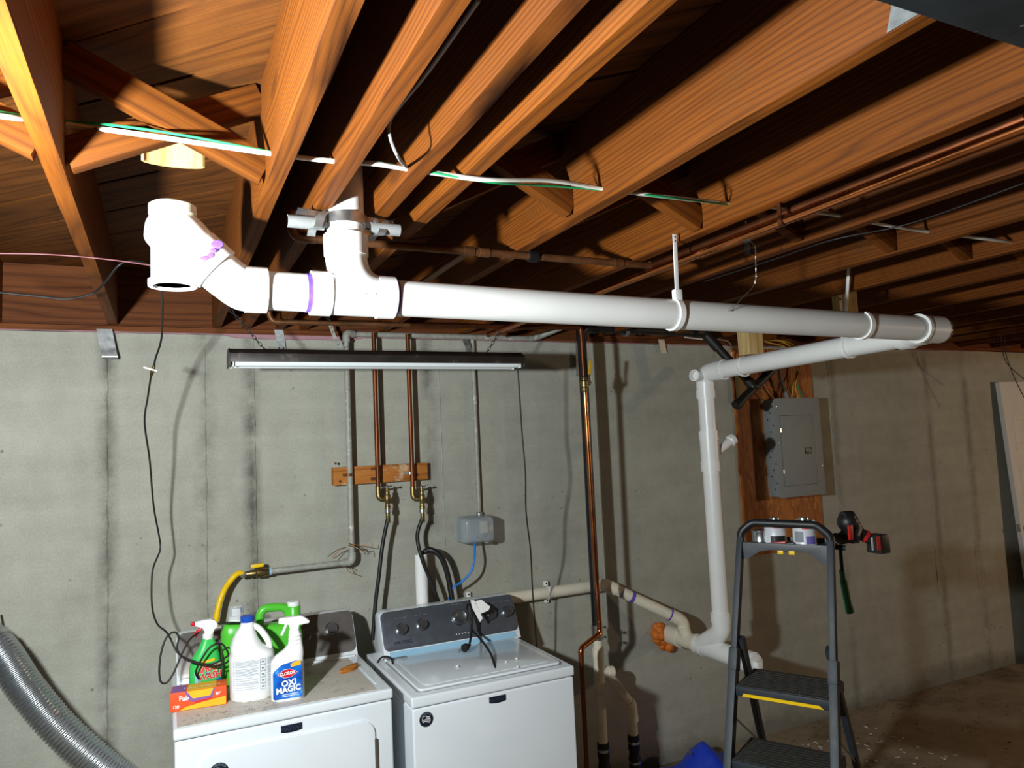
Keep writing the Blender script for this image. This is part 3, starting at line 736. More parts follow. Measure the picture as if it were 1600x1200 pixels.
# ------------------------------------------------------------------ copper pipes
CM = thing('copper_supply', 'copper water pipe with a yellow-handled valve running down beside the black stack', 'copper pipe', (1.93, 3.1, .6))
pts = [PY(908, 518, 3.09), PY(913, 600, 3.09), PY(930, 880, 3.12), PY(937, 980, 3.12)]
f0 = pts[1]
MB().tube([pts[0], f0 + V((0, 0, .03))], .0111, 16).build('pipe', M['copper'], CM)
MB().tube([f0 - V((0, 0, .03)), pts[2], pts[3]], .0111, 16).build('pipe', M['copper_new'], CM)
g0 = PY(908, 1024, 3.05); g1 = V((g0.x, 3.05, .02)); j = V((pts[3].x, 3.12, PY(937, 990, 3.12).z)); j2 = V((g0.x, 3.05, PY(908, 1013, 3.05).z))
MB().tube(rounded([pts[3] - (pts[3] - pts[2]).normalized() * .03, j, j2, g0 - V((0, 0, .03))], .025, 8), .0135, 16).build('elbow', M['copper_new'], CM)
MB().cyl(g0, g1, .0111, 16).build('pipe', M['copper'], CM)
vb = MB(); vb.lathe(f0 - V((0, 0, .04)), up, [(.013, 0), (.016, .006), (.016, .02), (.021, .026), (.021, .052), (.016, .058), (.016, .074), (.013, .08)], 20); vb.cyl(f0, f0 + V((.028, -.012, 0)), .009, 14); vbo = vb.build('valve_body', M['brass'], CM)
hd = MB(); b0 = f0 + V((.028, -.014, .0)); b1 = PY(921, 585, 3.07); b2_ = PY(923, 563, 3.07); hd.bar(b0, b1, .016, .003, up=(0, 1, 0)); hd.build('lever', M['steel'], vbo, bevel=.0005)
hd = MB(); hd.bar(b1, b2_, .017, .007, up=(0, 1, 0)); hd.build('handle_grip', M['yellow_old'], vbo, bevel=.003)
MB().tube(rounded([pts[0] - V((0, 0, .02)), PY(907, 511, 3.09), PY(880, 512, 3.09)], .02, 6), .013, 16).build('elbow', M['copper'], CM)
MB().cyl(PY(890, 512, 3.09), PY(640, 508, 3.12), .0111, 16).build('pipe', M['copper'], CM)
MB().cyl(PY(640, 508, 3.12), PY(432, 503, 3.14), .0111, 16).build('pipe', M['rust'], CM)
MB().tube(rounded([PY(438, 503, 3.14), PY(424, 502, 3.14), PY(418, 480, 3.14), PY(418, 400, 3.0)], .03, 6), .0125, 16).build('elbow', M['rust'], CM)

def riser(pxt, pyt, pxb, pyb, lab):
    y = 3.415; t = thing('copper_riser', lab, 'copper pipe', PY(pxb, pyb, y), 'copper risers feeding the washer')
    top = PY(pxt, pyt, y); bot = PY(pxb, pyb, y); x = (top.x + bot.x) / 2; top.x = bot.x = x
    MB().tube([V((x, y, top.z)), V((x, y, bot.z))], .0111, 16).build('pipe', M['copper'], t)
    fc = V((x + .033, y - .035, bot.z - .032))
    MB().tube(rounded([V((x, y, bot.z + .03)), V((x, y, bot.z - .03)), fc], .025, 8), .0135, 16).build('elbow', M['brass'], t)
    b = MB(); b.lathe(fc + V((0, 0, -.045)), up, [(.0135, 0), (.0135, .012), (.011, .016), (.012, .03), (.016, .036), (.016, .062), (.012, .068), (.012, .082), (.008, .084), (.008, .098)], 18); b.build('faucet_body', M['brass'], t)
    h = MB(); hz = fc + V((0, 0, .058)); h.cyl(hz - V((.026, 0, .003)), hz + V((.026, 0, .003)), .004, 10); h.sphere(hz - V((.028, 0, .003)), .006, 10, 8); h.sphere(hz + V((.028, 0, .003)), .006, 10, 8); h.sphere(hz, .009, 12, 8); h.build('tap_handle', M['steel'], t)
    c = MB(); c.lathe(fc + V((0, 0, -.066)), up, [(.010, 0), (.0155, .003), (.0155, .020), (.012, .024)], 14); c.build('hose_coupling', M['steel'], t)
    return fc + V((0, 0, -.066))
h1 = riser(587, 520, 588, 770, 'left copper riser with tap crossing the wooden board above the washer')
h2_ = riser(641, 522, 641, 770, 'right copper riser with tap crossing the wooden board above the washer')
def hose(path, rad, lab, mat='rubber', name='hose', cat='hose', group=None, n=12):
    return MB().tube(catmull(path, 8), rad, n).build(name, M[mat], label=lab, cat=cat, group=group)
def water(h, pts, lab):
    t = thing('supply_hose', lab, 'hose', h - V((0, 0, .3)), 'washer supply hoses')
    MB().tube(catmull([h - V((0, 0, .02))] + pts, 8), .0095, 12).build('hose', M['rubber'], t)
    MB().lathe(h - V((0, 0, .045)), up, [(.0095, 0), (.011, .002), (.0105, .045)], 14).build('ferrule', M['brass'], t)
water(h1, [PY(598, 850, 3.38), PY(592, 900, 3.37), PY(587, 940, 3.37), PY(582, 1000, 3.37)], 'black rubber supply hose hanging from the left tap')
water(h2_, [PY(652, 838, 3.38), PY(660, 875, 3.36), PY(676, 915, 3.36), PY(690, 955, 3.37)], 'black rubber supply hose hanging from the right tap')
hose([sp0 + V((.005, 0, -.12)), sp0 + V((.005, 0, -.03)), PY(664, 862, 3.40), PY(676, 860, 3.38), PY(690, 872, 3.37), PY(700, 900, 3.37), PY(707, 945, 3.37), PY(709, 990, 3.38)], .0135, 'black drain hose curving over into the white standpipe, nearest the washer', name='drain_hose')

# pipe across the joists with the joint to the pair running right
zc_ = JB - .013
CC = thing('ceiling_copper_pipe', 'tarnished copper pipe crossing under the joists from the riser clamp to the right', 'copper pipe', PZ(740, 393, zc_))
u0 = PZ(460, 376, zc_); u1 = PZ(1026, 412, zc_); yy = (u0.y + u1.y) / 2; u0.y = u1.y = yy
MB().cyl(u0, u1, .0111, 16).build('pipe', M['rust'], CC)
MB().tube(rounded([u0 + V((.05, 0, 0)), u0 + V((-.01, 0, 0)), u0 + V((-.012, .0, .07))], .035, 8), .0128, 16).build('elbow', M['rust'], CC)
for px in (732, 756, 965, 1020):
    q = PY(px, 393 + (px - 740) * .063, yy); q.z = zc_; MB().ring(q - V((.016, 0, 0)), (1, 0, 0), .011, .0138, .032, 16).build('solder_joint', M['rust'], CC)
q = PY(832, 398, yy); m = MB(); m.ring(V((q.x - .015, yy, zc_)), (1, 0, 0), .011, .018, .03, 12); m.build('tape_wrap', M['rubber'], CC)
q = PY(732, 393, yy); MB().cyl((q.x, yy, zc_), (q.x, 3.0, zc_), .0111, 16).build('branch_pipe', M['rust'], CC)
g = JR[8] - TH / 2
x3 = u1.x; MB().cyl((x3, yy, zc_), (x3, .75, zc_ - .0), .0111, 16).build('branch_pipe', M['copper'], CC)
CR = thing('ceiling_copper_line', 'long reddish copper pipe running along below the joists at the right', 'copper pipe', (1.5, 1.4, JB - .06))
z_ = JB - .045; MB().cyl((1.405, .62, z_), (1.43, 3.2, z_), .0125, 16).build('pipe', M['copper_new'], CR)
m = MB(); m.ring((1.41, 1.30, z_), (0, 1, 0), .0125, .0145, .012, 16); m.box((1.398, 1.30, z_ + .012), (1.401, 1.312, JB)); m.build('clip', M['copper'], CR)

# ------------------------------------------------------------------ gas pipe
GP = thing('gas_pipe', 'grey galvanized gas pipe coming down the wall and turning left above the dryer', 'gas pipe', PY(548, 880, 3.43))
yg = 3.43; gt = PY(541, 522, yg); gb = PY(548, 878, yg); gx = (gt.x + gb.x) / 2 + .003; rg = .0135
MB().cyl((gx, yg, gb.z), (gx, yg, gt.z), rg, 18).build('pipe', M['galv_old'], GP)
ge = PY(412, 889, yg); ge.z = gb.z - .002
def gelbow(pts): return MB().tube(rounded(pts, .025, 8), .0185, 18)
gelbow([(gx, yg, gb.z + .045), (gx, yg, gb.z), (gx - .045, yg, gb.z)]).build('elbow', M['galv_old'], GP)
MB().cyl((gx, yg, gb.z), ge, rg, 18).build('pipe', M['galv_old'], GP)
gelbow([(gx, yg, gt.z - .04), (gx, yg, gt.z + .004), (gx + .04, yg + .02, gt.z + .004)]).build('elbow', M['galv_old'], GP)
gh = PY(835, 524, yg + .022); gh.z = gt.z + .004
MB().cyl((gx + .03, yg + .022, gt.z + .004), gh, rg, 18).build('pipe', M['galv_old'], GP)
MB().tube(rounded([gh - V((.03, 0, 0)), gh, PY(885, 508, yg - .1)], .02, 6), .0165, 18).build('elbow', M['galv_old'], GP)
gv = MB(); c = PY(403, 889, yg); c.z = gb.z - .002; gv.lathe(c + V((.05, 0, 0)), (-1, 0, 0), [(.015, 0), (.017, .004), (.017, .02), (.020, .025), (.020, .055), (.015, .06), (.015, .085), (.012, .09), (.012, .11)], 18); gv.cyl(c, c + V((0, -.012, .03)), .009, 14); gvo = gv.build('valve_body', M['brass'], GP)
MB().obox(c + V((-.004, -.012, .034)), (1, 0, .05), (0, 1, 0), (0, 0, 1), (.027, .013, .008)).build('valve_handle', M['yellow'], gvo, bevel=.005)
MB().ring(c + V((.056, 0, 0)), (-1, 0, 0), rg, .0165, .01, 18).build('thread_tape', M['bluefilm'], GP)
GH = thing('gas_hose', 'yellow coated flexible gas hose curving from the valve down behind the dryer', 'hose', PY(338, 970, 3.38))
hp_ = [c + V((-.055, 0, 0)), PY(372, 896, 3.428), PY(358, 910, 3.42), PY(346, 932, 3.40), PY(338, 965, 3.39), PY(334, 1010, 3.39)]
mh = catmull(hp_, 16); MB().tube(mh, [.0115 + (.0012 if i % 2 else 0) for i in range(len(mh))], 14).build('hose', M['yellow'], GH)
MB().lathe(hp_[0] + V((.005, 0, 0)), (-1, 0, 0), [(.015, 0), (.015, .018), (.012, .022)], 6).build('flare_nut', M['steel'], GH)
# loose twine knotted round the gas pipe
tw = thing('twine', 'frayed brown twine ends tied around the gas pipe elbow', 'twine', (gx, yg - .02, gb.z))
for i, pp in enumerate(([(543, 848), (553, 851), (565, 852), (575, 854), (581, 854), (582, 849)], [(545, 849), (556, 853), (566, 859), (574, 859), (575, 868)], [(545, 850), (557, 856), (570, 863)], [(544, 852), (555, 856), (562, 864)], [(541, 857), (530, 860), (519, 872)], [(541, 855), (528, 859), (512, 870)], [(540, 884), (545, 893), (556, 898)], [(541, 884), (548, 889), (549, 889)])):
    MB().tube(catmull([PY(x, y, yg - .025) for x, y in pp], 4), .0016, 6).build('strand', M['cord'] if i % 2 else M['board'], tw)
# hanger iron at the top of the gas pipe
strap([PY(512, 496, 3.36), PY(522, 525, 3.38), PY(531, 545, 3.40), PY(540, 541, 3.40)], 'perforated hanger iron on the top elbow of the gas pipe', .018, (1, 0, 0), True, 'galv_old', group=None)

pw = PY(271, 260, 1.82); m = MB(); cy = 1.80; rr_ = .062; hh_ = JT - pw.z; n = 18  # added half shell standing in for the lit inner wall of the hole
arc = [(math.cos(math.pi * k / n), math.sin(math.pi * k / n)) for k in range(n + 1)]
rings = [[V((pw.x + rr_ * a_, cy + .35 * rr_ * b_, pw.z)), V((pw.x + (rr_ + .005) * a_, cy + .35 * (rr_ + .005) * b_ + .004, pw.z)), V((pw.x + (rr_ + .005) * a_, cy + .35 * (rr_ + .005) * b_ + .004, JT + .002)), V((pw.x + rr_ * a_, cy + .35 * rr_ * b_, JT + .002))] for a_, b_ in arc]
m.loft(rings); m.build('hole_wall_shell', M['newwood'], label='pale curved wooden shell standing in for the inner wall of the old pipe hole behind the crossed braces', cat='collar')
# ------------------------------------------------------------------ dryer and washer
ex, ey, ez = V((1, 0, 0)), V((0, 1, 0)), V((0, 0, 1))
def rrect(w, h, rad, n=6):
    pts = []
    for cx, cy, a0 in ((w / 2 - rad, h / 2 - rad, 0), (-w / 2 + rad, h / 2 - rad, 90), (-w / 2 + rad, -h / 2 + rad, 180), (w / 2 - rad, -h / 2 + rad, 270)):
        for k in range(n + 1):
            t = math.radians(a0 + 90 * k / n); pts.append((cx + rad * math.cos(t), cy + rad * math.sin(t)))
    return pts
def emblem(parent, c, rad):
    mb = MB(); mb.lathe(c, (0, -1, 0), [(rad, 0), (rad, .0008), (0, .0009)], 36); e = mb.build('emblem', M['badge'], parent)
    for i in range(4):
        y = rad * (.36 - i * .23); hw = math.sqrt(max(.02, .40 - (y / rad) ** 2)) * rad; m = MB(); pts = []
        for k in range(9):
            x = -hw + 2 * hw * k / 8; pts.append((x, y + .10 * rad * math.sin(k / 8 * 5)))
        poly = [(x, yy + .055 * rad) for x, yy in pts] + [(x, yy - .055 * rad) for x, yy in reversed(pts)]
        m.prism(poly, c + V((0, -.0009, 0)), ex, ez, V((0, -1, 0)), 0, .0006); m.build('stripe', M['wprint'], e)
    m = MB(); m.prism([(-.55 * rad, .0), (-.05 * rad, .05 * rad), (-.05 * rad, .48 * rad), (-.45 * rad, .42 * rad)], c + V((0, -.0011, 0)), ex, ez, V((0, -1, 0)), 0, .0006); m.build('star_field', M['badge'], e)
    def warp(x, y): t = x / (rad * .80); rr = rad * .80 + y; return c + ex * (rr * math.sin(t)) + ez * (rr * math.cos(t)) + V((0, -.0018, 0))
    text('lettering', 'AMERICA', M['gprint'], e, c, ex, ez, rad * .30, warp=warp, sx=1.35)
def knob(parent, c, n, rad, L=.022):
    n = V(n).normalized(); m = MB(); m.lathe(c, n, [(rad * 1.12, 0), (rad * 1.12, .003), (rad * 1.0, .0045), (rad * .96, L), (rad * .90, L + .003), (rad * .86, L + .002), (0, L + .0015)], 32); k = m.build('knob', M['knob'], parent)
    MB().ring(c, n, rad * 1.08, rad * 1.2, .004, 32).build('dial_ring', M['chrome'], k)
def console_shape(x0, x1, yf0, yf1, yb, z0, z1, rad):
    """wedge with a leaning front face and rounded upper corners; returns rings from front to back"""
    w_, h_ = x1 - x0, z1 - z0; base = rrect(w_, h_, rad)
    def P(x, y, t): # t: 0 front .. 1 back
        f = (y + h_ / 2) / h_; yy = yf0 + (yf1 - yf0) * f; return V(((x0 + x1) / 2 + x, yy + (yb - yy) * t, (z0 + z1) / 2 + y))
    pts = [(x, y if y > 0 else (-h_ / 2 if y < -h_ / 2 + rad else y)) for x, y in base]
    pts = [(max(-w_ / 2, min(w_ / 2, (math.copysign(w_ / 2, x) if y <= -h_ / 2 + .001 and abs(x) > w_ / 2 - rad - .001 else x))), y) for x, y in pts]
    return pts, P

def appliance(kind):
    D = kind == 'dryer'
    x0, x1 = (.022, .757) if D else (.823, 1.523)
    yf, yb = (2.69, 3.36) if D else (2.68, 3.36)
    zs, zt = (CZ - .922, CZ - .886) if D else (CZ - .972, CZ - .932)
    t = thing(kind, 'white front-door clothes dryer with bottles standing on its dusty top' if D else 'white top-loading washing machine with a grey console and a cord lying on its lid', kind if D else 'washing machine', ((x0 + x1) / 2, (yf + yb) / 2, 0))
    tm = M['dusty_enamel'] if D else M['white_enamel']
    b = MB(); b.box((x0 + .004, yf + .004, .03), (x1 - .004, yb, zs - .004)); b.build('cabinet', M['white_enamel'], t, bevel=.008, seg=3)
    b = MB(); b.box((x0, yf, zs), (x1, yb, zt)); top = b.build('top_panel', M['white_enamel'], t, bevel=.009, seg=3)
    for fx in (x0 + .05, x1 - .05):
        for fy in (yf + .05, yb - .05): MB().lathe((fx, fy, 0), ez, [(.02, 0), (.02, .012), (.012, .014), (.012, .035)], 16).build('foot', M['rubber'], t)
    # console
    cx0, cx1 = (x0 + .018, x1 - .005) if D else (x0 + .045, x1 + .012)
    z0, z1 = zt - .001, (CZ - .712 if D else CZ - .742)
    yc0, yc1, ycb = (3.205, 3.30, 3.36) if D else (3.20, 3.285, 3.35)
    pts, P = console_shape(cx0, cx1, yc0, yc1, ycb, z0, z1, .028)
    m = MB(); m.loft([[P(x, y, 0) for x, y in pts], [P(x, y, 1) for x, y in pts]]); shell = m.build('console', M['white_enamel'], t, bevel=.004)
    fn = V((0, -(z1 - z0), yc1 - yc0)).normalized(); uy = V((0, yc1 - yc0, z1 - z0)).normalized()
    hh = math.hypot(yc1 - yc0, z1 - z0); mid = V(((cx0 + cx1) / 2, (yc0 + yc1) / 2, (z0 + z1) / 2)); W_ = cx1 - cx0
    face_h = hh * (.82 if not D else .90); off = hh * (.085 if not D else .045)
    m = MB(); m.prism(rrect(W_ - .008, face_h, .026), mid + uy * off, ex, uy, fn, -.003, .004)
    fp = m.build('control_panel', M['console_brown'] if D else M['console'], t, bevel=.0015)
    if not D:
        m = MB(); m.prism(rrect(W_ - .05, hh * .13, .004), mid - uy * hh * .41, ex, uy, fn, -.002, .003); m.build('film_strip', M['bluefilm'], t)
    fo = mid + uy * off + fn * .0042
    def fpt(u, v): return fo + ex * (u * W_) + uy * (v * face_h)
    if D:
        for u, v in ((.20, .03), (.36, .10), (-.30, .05)): knob(t, fpt(u, v), fn, .023)
    else:
        for u, v, rr in ((-.36, .0, .0225), (-.215, .04, .0225), (.06, .08, .031), (.30, .02, .0225), (.43, .03, .0225)): knob(t, fpt(u, v), fn, rr)
        text('maker_name', 'MAYTAG', M['badge'], fp, fpt(-.36, -.33), ex, uy, .021)
        for i in range(6): MB().lathe(fpt(.02 + i * .022, -.35), fn, [(.0025, 0), (.0025, .0006), (0, .0007)], 8).build('indicator', M['wprint'], fp)
        MB().prism(rrect(.05, .012, .004), fpt(.20, -.35), ex, uy, fn, 0, .0015).build('start_button', M['console'], fp)
        for i, (u, v) in enumerate(((-.36, .30), (-.215, .30), (.06, .44), (.30, .33), (.43, .33))):
            for k in range(3): MB().prism(rrect(.012, .0016, .0006), fpt(u - .03 + .03 * k, v), ex, uy, fn, 0, .0004).build('print_mark', M['gprint'], fp)
    # badge
    bx = PY(456, 1140, yf).x if D else PY(778, 1092, yf).x; bz = PY(456, 1138, yf).z if D else PY(778, 1093, yf).z
    m = MB(); bw = .036; m.prism([(-bw, .013), (bw, .013), (bw, -.009), (bw * .5, -.0125), (0, -.0135), (-bw * .5, -.0125), (-bw, -.009)], V((bx, yf + .005, bz)), ex, ez, -ey, 0, .003)
    bd = m.build('badge', M['badge'], t, bevel=.0006); text('maker_name', 'MAYTAG', M['badge_txt'], bd, V((bx, yf + .0015, bz + .0)), ex, ez, .0175)
    if D:
        # raised work surface ledges, then the door in the front
        for xa, xb, ya, yb_ in ((.46, .735, 3.185, 3.20),):
            MB().box((xa, ya, zt), (xb, yb_, zt + .008)).build('rear_ledge', M['white_enamel'], t, bevel=.003)
        MB().box((x1 - .045, 2.78, zt - .001), (x1 - .037, 3.15, zt + .002)).build('rim_bead', M['white_enamel'], t, bevel=.001)
        MB().box((x0 + .012, yf + .02, zt - .0015), (x1 - .055, 3.19, zt + .0012)).build('dust_film', M['dusty_enamel'], top)
        dl, dr, dt, db = PY(309, 1170, yf).x, PY(586, 1145, yf).x, PY(420, 1157, yf).z, .25
        dw, dh = dr - dl, dt - db; dc = V(((dl + dr) / 2, yf + .006, (dt + db) / 2))
        MB().prism(rrect(dw + .010, dh + .010, .052, 8), dc, ex, ez, -ey, 0, .0015).build('door_gap', M['gap'], t)
        dm = MB(); dm.prism(rrect(dw, dh, .05, 8), dc, ex, ez, -ey, 0, .012); door = dm.build('door', M['white_enamel'], t, bevel=.004, seg=3)
        emblem(door, PY(342, 1207, yf - .006) + V((0, 0, 0)), .031)
        MB().box((dr - .004, yf - .008, dt - .22), (dr + .006, yf + .004, dt - .07)).build('hinge', M['steel'], t, bevel=.001)
    else:
        lp = [V((.905, 3.185, 0)), V((1.495, 3.185, 0)), V((1.495, 2.735, 0)), V((.872, 2.735, 0))]
        lc = V((1.178, 2.955, zt)); 
        MB().prism(rrect(.632, .472, .022), lc, ex, ey, ez, 0, .0012).build('lid_gap', M['lidgap'], t)
        m = MB(); m.prism(rrect(.62, .46, .02), lc, ex, ey, ez, .0005, .011); lid = m.build('lid', M['white_enamel'], t, bevel=.005, seg=3)
        MB().prism(rrect(.56, .40, .03), lc, ex, ey, ez, .010, .0125).build('lid_inset', M['white_enamel'], lid, bevel=.001)
        MB().obox(lc + V((-.265, .215, .0125)), ex, ey, ez, (.045, .010, .0015)).build('warning_label', M['gprint'], lid)
        emblem(t, PY(666, 1124, yf + .003), .027)
    return t, zt, lcz(zt)
def lcz(z): return z
dryer, ZD, _ = appliance('dryer')
washer, ZW, _ = appliance('washer')

# cord with plug and tag lying over the washer
WC = thing('power_cord', 'black power cord with plug and paper tag draped over the washer console', 'power cord', PY(745, 1010, 3.1))
MB().tube(catmull([PY(737, 945, 3.27), PY(731, 945, 3.20), PY(730, 955, 3.17), PY(736, 975, 3.15), PY(738, 985, 3.13), PY(752, 1000, 3.05), PY(766, 1020, 2.93), PY(773, 1040, 2.83), PY(775, 1052, 2.76), PY(772, 1059, 2.735)], 10), .0052, 10).build('cord', M['cord'], WC)
MB().tube(catmull([PY(734, 938, 3.27), PY(737, 955, 3.17), PY(737, 980, 3.13), PY(735, 1000, 3.08), PY(732, 1010, 3.06)], 10), .0052, 10).build('cord', M['cord'], WC)
pa, pb = PY(732, 1009, 3.06), PY(720, 1016, 3.03); dv = (pb - pa).normalized()
m = MB(); m.lathe(pa, dv, [(.006, -.012), (.010, .004), (.016, .014), (.018, .032), (.014, .038)], 16); pg = m.build('plug', M['cord'], WC)
for s_ in (-1, 1): MB().bar(pb + V((0, 0, .004 * s_)) - dv * .002, pb + dv * .018 + V((0, 0, .004 * s_)), .006, .0015).build('prong', M['chrome'], pg)
tg = MB(); q = [PY(741, 940, 3.185), PY(752, 937, 3.18), PY(766, 948, 3.16), PY(763, 954, 3.155), PY(748, 960, 3.15), PY(743, 952, 3.165)]
tg.add(q + [p + V((0, -.0008, .0003)) for p in q], [tuple(range(5, -1, -1)), tuple(range(6, 12))] + [(i, (i + 1) % 6, 6 + (i + 1) % 6, 6 + i) for i in range(6)])
tgo = tg.build('paper_tag', M['wprint'], WC)
m2 = MB(); q = [PY(735, 938, 3.18), PY(741, 938, 3.18), PY(754, 966, 3.14), PY(750, 972, 3.135), PY(738, 950, 3.165)]
m2.add(q + [p + V((0, -.0008, .0003)) for p in q], [tuple(range(4, -1, -1)), tuple(range(5, 10))] + [(i, (i + 1) % 5, 5 + (i + 1) % 5, 5 + i) for i in range(5)]); m2.build('paper_tag', M['wprint'], WC)
for i, (px, py) in enumerate(((807, 1030), (810, 1043), (715, 1042), (792, 1035))):
    q = PZ(px, py, ZW + .0145); m = MB(); rr = random.Random(i)
    for k in range(3): m.sphere(q + V((rr.uniform(-.004, .004), rr.uniform(-.004, .004), .003)), .004 * rr.uniform(.7, 1.2), 8, 6)
    m.build('plaster_crumb', M['shaving'], label=('white plaster crumb on the washer lid towards its right rear', 'white plaster crumb on the washer lid near its front edge', 'white plaster crumb on the washer lid below the dangling plug', 'small white plaster crumb on the washer lid beside the draped cord')[i], cat='crumb', group='crumbs on the washer lid')
# lead out of the washer on the dryer side
hose([PZ(615, 1040, ZW + .006), PY(610, 1028, 3.14), PY(597, 1027, 3.18), PY(588, 1040, 3.2), PY(584, 1065, 3.2)], .004, 'thin black cord looping over the left rear corner of the washer', 'cord', 'corner_cord', 'cord')

# ------------------------------------------------------------------ things on the dryer
def yawf(deg): t = math.radians(deg); return V((math.cos(t), math.sin(t), 0)), V((-math.sin(t), math.cos(t), 0))
def sup(w, d, n=28, e=3.0):
    out = []
    for k in range(n):
        t = 2 * math.pi * k / n; c, s_ = math.cos(t), math.sin(t)
        out.append((w / 2 * math.copysign(abs(c) ** (2 / e), c), d / 2 * math.copysign(abs(s_) ** (2 / e), s_)))
    return out
def body(c, yaw, levels, e=3.0, n=28):
    """levels: (z, width, depth, xoff)"""
    ux, uy = yawf(yaw); rings = []
    for lv in levels:
        z, w_, d_ = lv[:3]; xo = lv[3] if len(lv) > 3 else 0; yo = lv[4] if len(lv) > 4 else 0
        rings.append([V((c[0], c[1], c[2] + z)) + ux * (x + xo) + uy * (y + yo) for x, y in sup(w_, d_, n, lv[5] if len(lv) > 5 else e)])
    return MB().loft(rings)
ZT = ZD + .0015
# --- white spray bottle with a blue label
c = V((.398, 2.795, ZT)); yw = -7; ux, uy = yawf(yw)
OX = thing('spray_bottle', 'white spray bottle with a blue starburst label at the front of the dryer top', 'spray bottle', c)
body(c, yw, [(0, .108, .056), (.006, .116, .062), (.09, .116, .062), (.135, .112, .060), (.155, .098, .056, .009), (.172, .070, .050, .022), (.19, .050, .044, .029), (.21, .044, .040, .029), (.232, .038, .034, .027), (.24, .034, .03, .026)], 3.4).build('bottle', M['white'], OX, ang=60)
for i in range(6): body(c + V((0, 0, .150 + .0135 * i)), yw, [(0, .053 - .002 * i, .047 - .001 * i, .0285), (.004, .056 - .002 * i, .050 - .001 * i, .0285), (.008, .053 - .002 * i, .047 - .001 * i, .0285)], 2.6).build('grip_rib', M['white'], OX) if i > 1 else None
hd = MB(); q = c + V((0, 0, .24)) + ux * .026
prof = [(-.052, .046), (-.054, .028), (-.042, .026), (-.018, .020), (-.014, 0), (.016, 0), (.018, .016), (.052, .018), (.056, .026), (.036, .042), (.024, .048)]
hd.prism(prof, q, ux, ez, uy, -.013, .013); hd.build('trigger_head', M['white'], OX, bevel=.004)
tr = MB(); tr.tube(catmull([q + ux * -.026 + ez * .022, q + ux * -.034 + ez * .004, q + ux * -.044 + ez * -.016], 6), [.005] * 12 + [.004], 10); tr.build('trigger', M['white'], OX)
fo_ = c - uy * .0318; lab = MB(); lab.prism([(-.046, .010), (.046, .010), (.05, .014), (.05, .128), (.044, .136), (.030, .138), (-.02, .128), (-.046, .108), (-.05, .10), (-.05, .014)], fo_, ux, ez, -uy, -.0015, .0008); lb = lab.build('label', M['bluelab'], OX)
hx = MB(); hx.prism([(-.035, .095), (-.012, .082), (.012, .083), (.035, .098), (.010, .112), (-.013, .111)], fo_, ux, ez, -uy, .0008, .0012); lg = hx.build('logo', M['wprint'], lb)
hx = MB(); hx.prism([(-.0335, .0953), (-.0118, .0832), (.0118, .0842), (.0335, .0978), (.0098, .1108), (-.0127, .1098)], fo_, ux, ez, -uy, .0012, .0015); hx.build('logo_inset', M['red'], lb)
sl = ux + ez * .09; up_ = ez - ux * .05
text('brand_name', 'CLOROX', M['wprint'], lb, fo_ + ez * .0968 - uy * .0014, sl, up_, .0150, bold=.0005, sx=.86)
text('product_name', 'OXI', M['wprint'], lb, fo_ + ez * .063 - uy * .0008 + ux * .004, sl, up_, .029, bold=.0012)
text('product_name', 'MAGIC', M['wprint'], lb, fo_ + ez * .041 - uy * .0008 + ux * .002, sl, up_, .027, bold=.0012)
for i in range(2): MB().prism([(-.02, .0245 - i * .006), (.036, .028 - i * .006), (.036, .0258 - i * .006), (-.02, .0223 - i * .006)], fo_, ux, ez, -uy, .0008, .001).build('small_print', M['wprint'], lb)
MB().prism([(.012, .117), (.046, .122), (.046, .136), (.030, .137), (.010, .128)], fo_, ux, ez, -uy, .0008, .0011).build('corner_flash', M['yellowbox'], lb)

# --- bleach jug
c = V((.288, 2.90, ZT)); yw = 0; ux, uy = yawf(yw)
BJ = thing('bleach_jug', 'white plastic jug with a blue cap and a printed back label between the spray bottles', 'jug', c)
body(c, yw, [(0, .146, .126), (.008, .156, .134), (.15, .157, .135), (.163, .146, .130), (.185, .112, .116, -.019), (.21, .088, .098, -.022), (.235, .066, .074, -.02), (.25, .052, .058, -.016), (.262, .046, .046, -.014), (.272, .040, .040, -.014)], 2.7, 32).build('jug', M['white'], BJ, ang=60)
hm = MB(); hm.tube(catmull([c + V((-.004, -.006, .258)), c + V((.022, -.008, .243)), c + V((.044, -.014, .215)), c + V((.060, -.018, .18)), c + V((.058, -.018, .14))], 8), [.010 + .0016 * math.sin(i / 32 * 3.1) for i in range(33)], 14); hm.build('handle', M['white'], BJ)
MB().lathe(c + V((-.014, 0, .268)), ez, [(.0235, 0), (.0245, .003), (.0245, .020), (.0225, .022), (0, .022)], 32).build('cap', M['blue'], BJ)
lm = M['wprint']
rl = random.Random(9)
def jug(u, z, off=.0004):   # point on the front of the jug, u across
    a_, b_ = .0785, .0675; xx = u; yy = -b_ * max(0, 1 - abs(xx / a_) ** 2.7) ** (1 / 2.7); return c + V((xx, yy - off, z))
def strip(ua, ub, z0, z1, name, mat, n=8, off=.0004):
    m = MB(); vs = [jug(ua + (ub - ua) * k / n, z, off) for z in (z0, z1) for k in range(n + 1)]; m.add(vs, [(k, k + 1, n + 2 + k, n + 1 + k) for k in range(n)]); return m.build(name, mat, BJ)
strip(-.072, .072, .035, .148, 'label', plain('label_paper', 'e6e9ec', .5, 0, .02, 20), 16, .0003)
for i in range(26):
    z = .142 - i * .0039
    if rl.random() < .12: continue
    strip(-.068, .016 - rl.choice([0, .004, .012, .02]), z - .0007, z + .0006, 'text_line', M['gprint'], 8, .0006)
    strip(.046, .066 - rl.choice([0, .003, .008]), z - .0007, z + .0006, 'text_line', M['gprint'], 3, .0006)
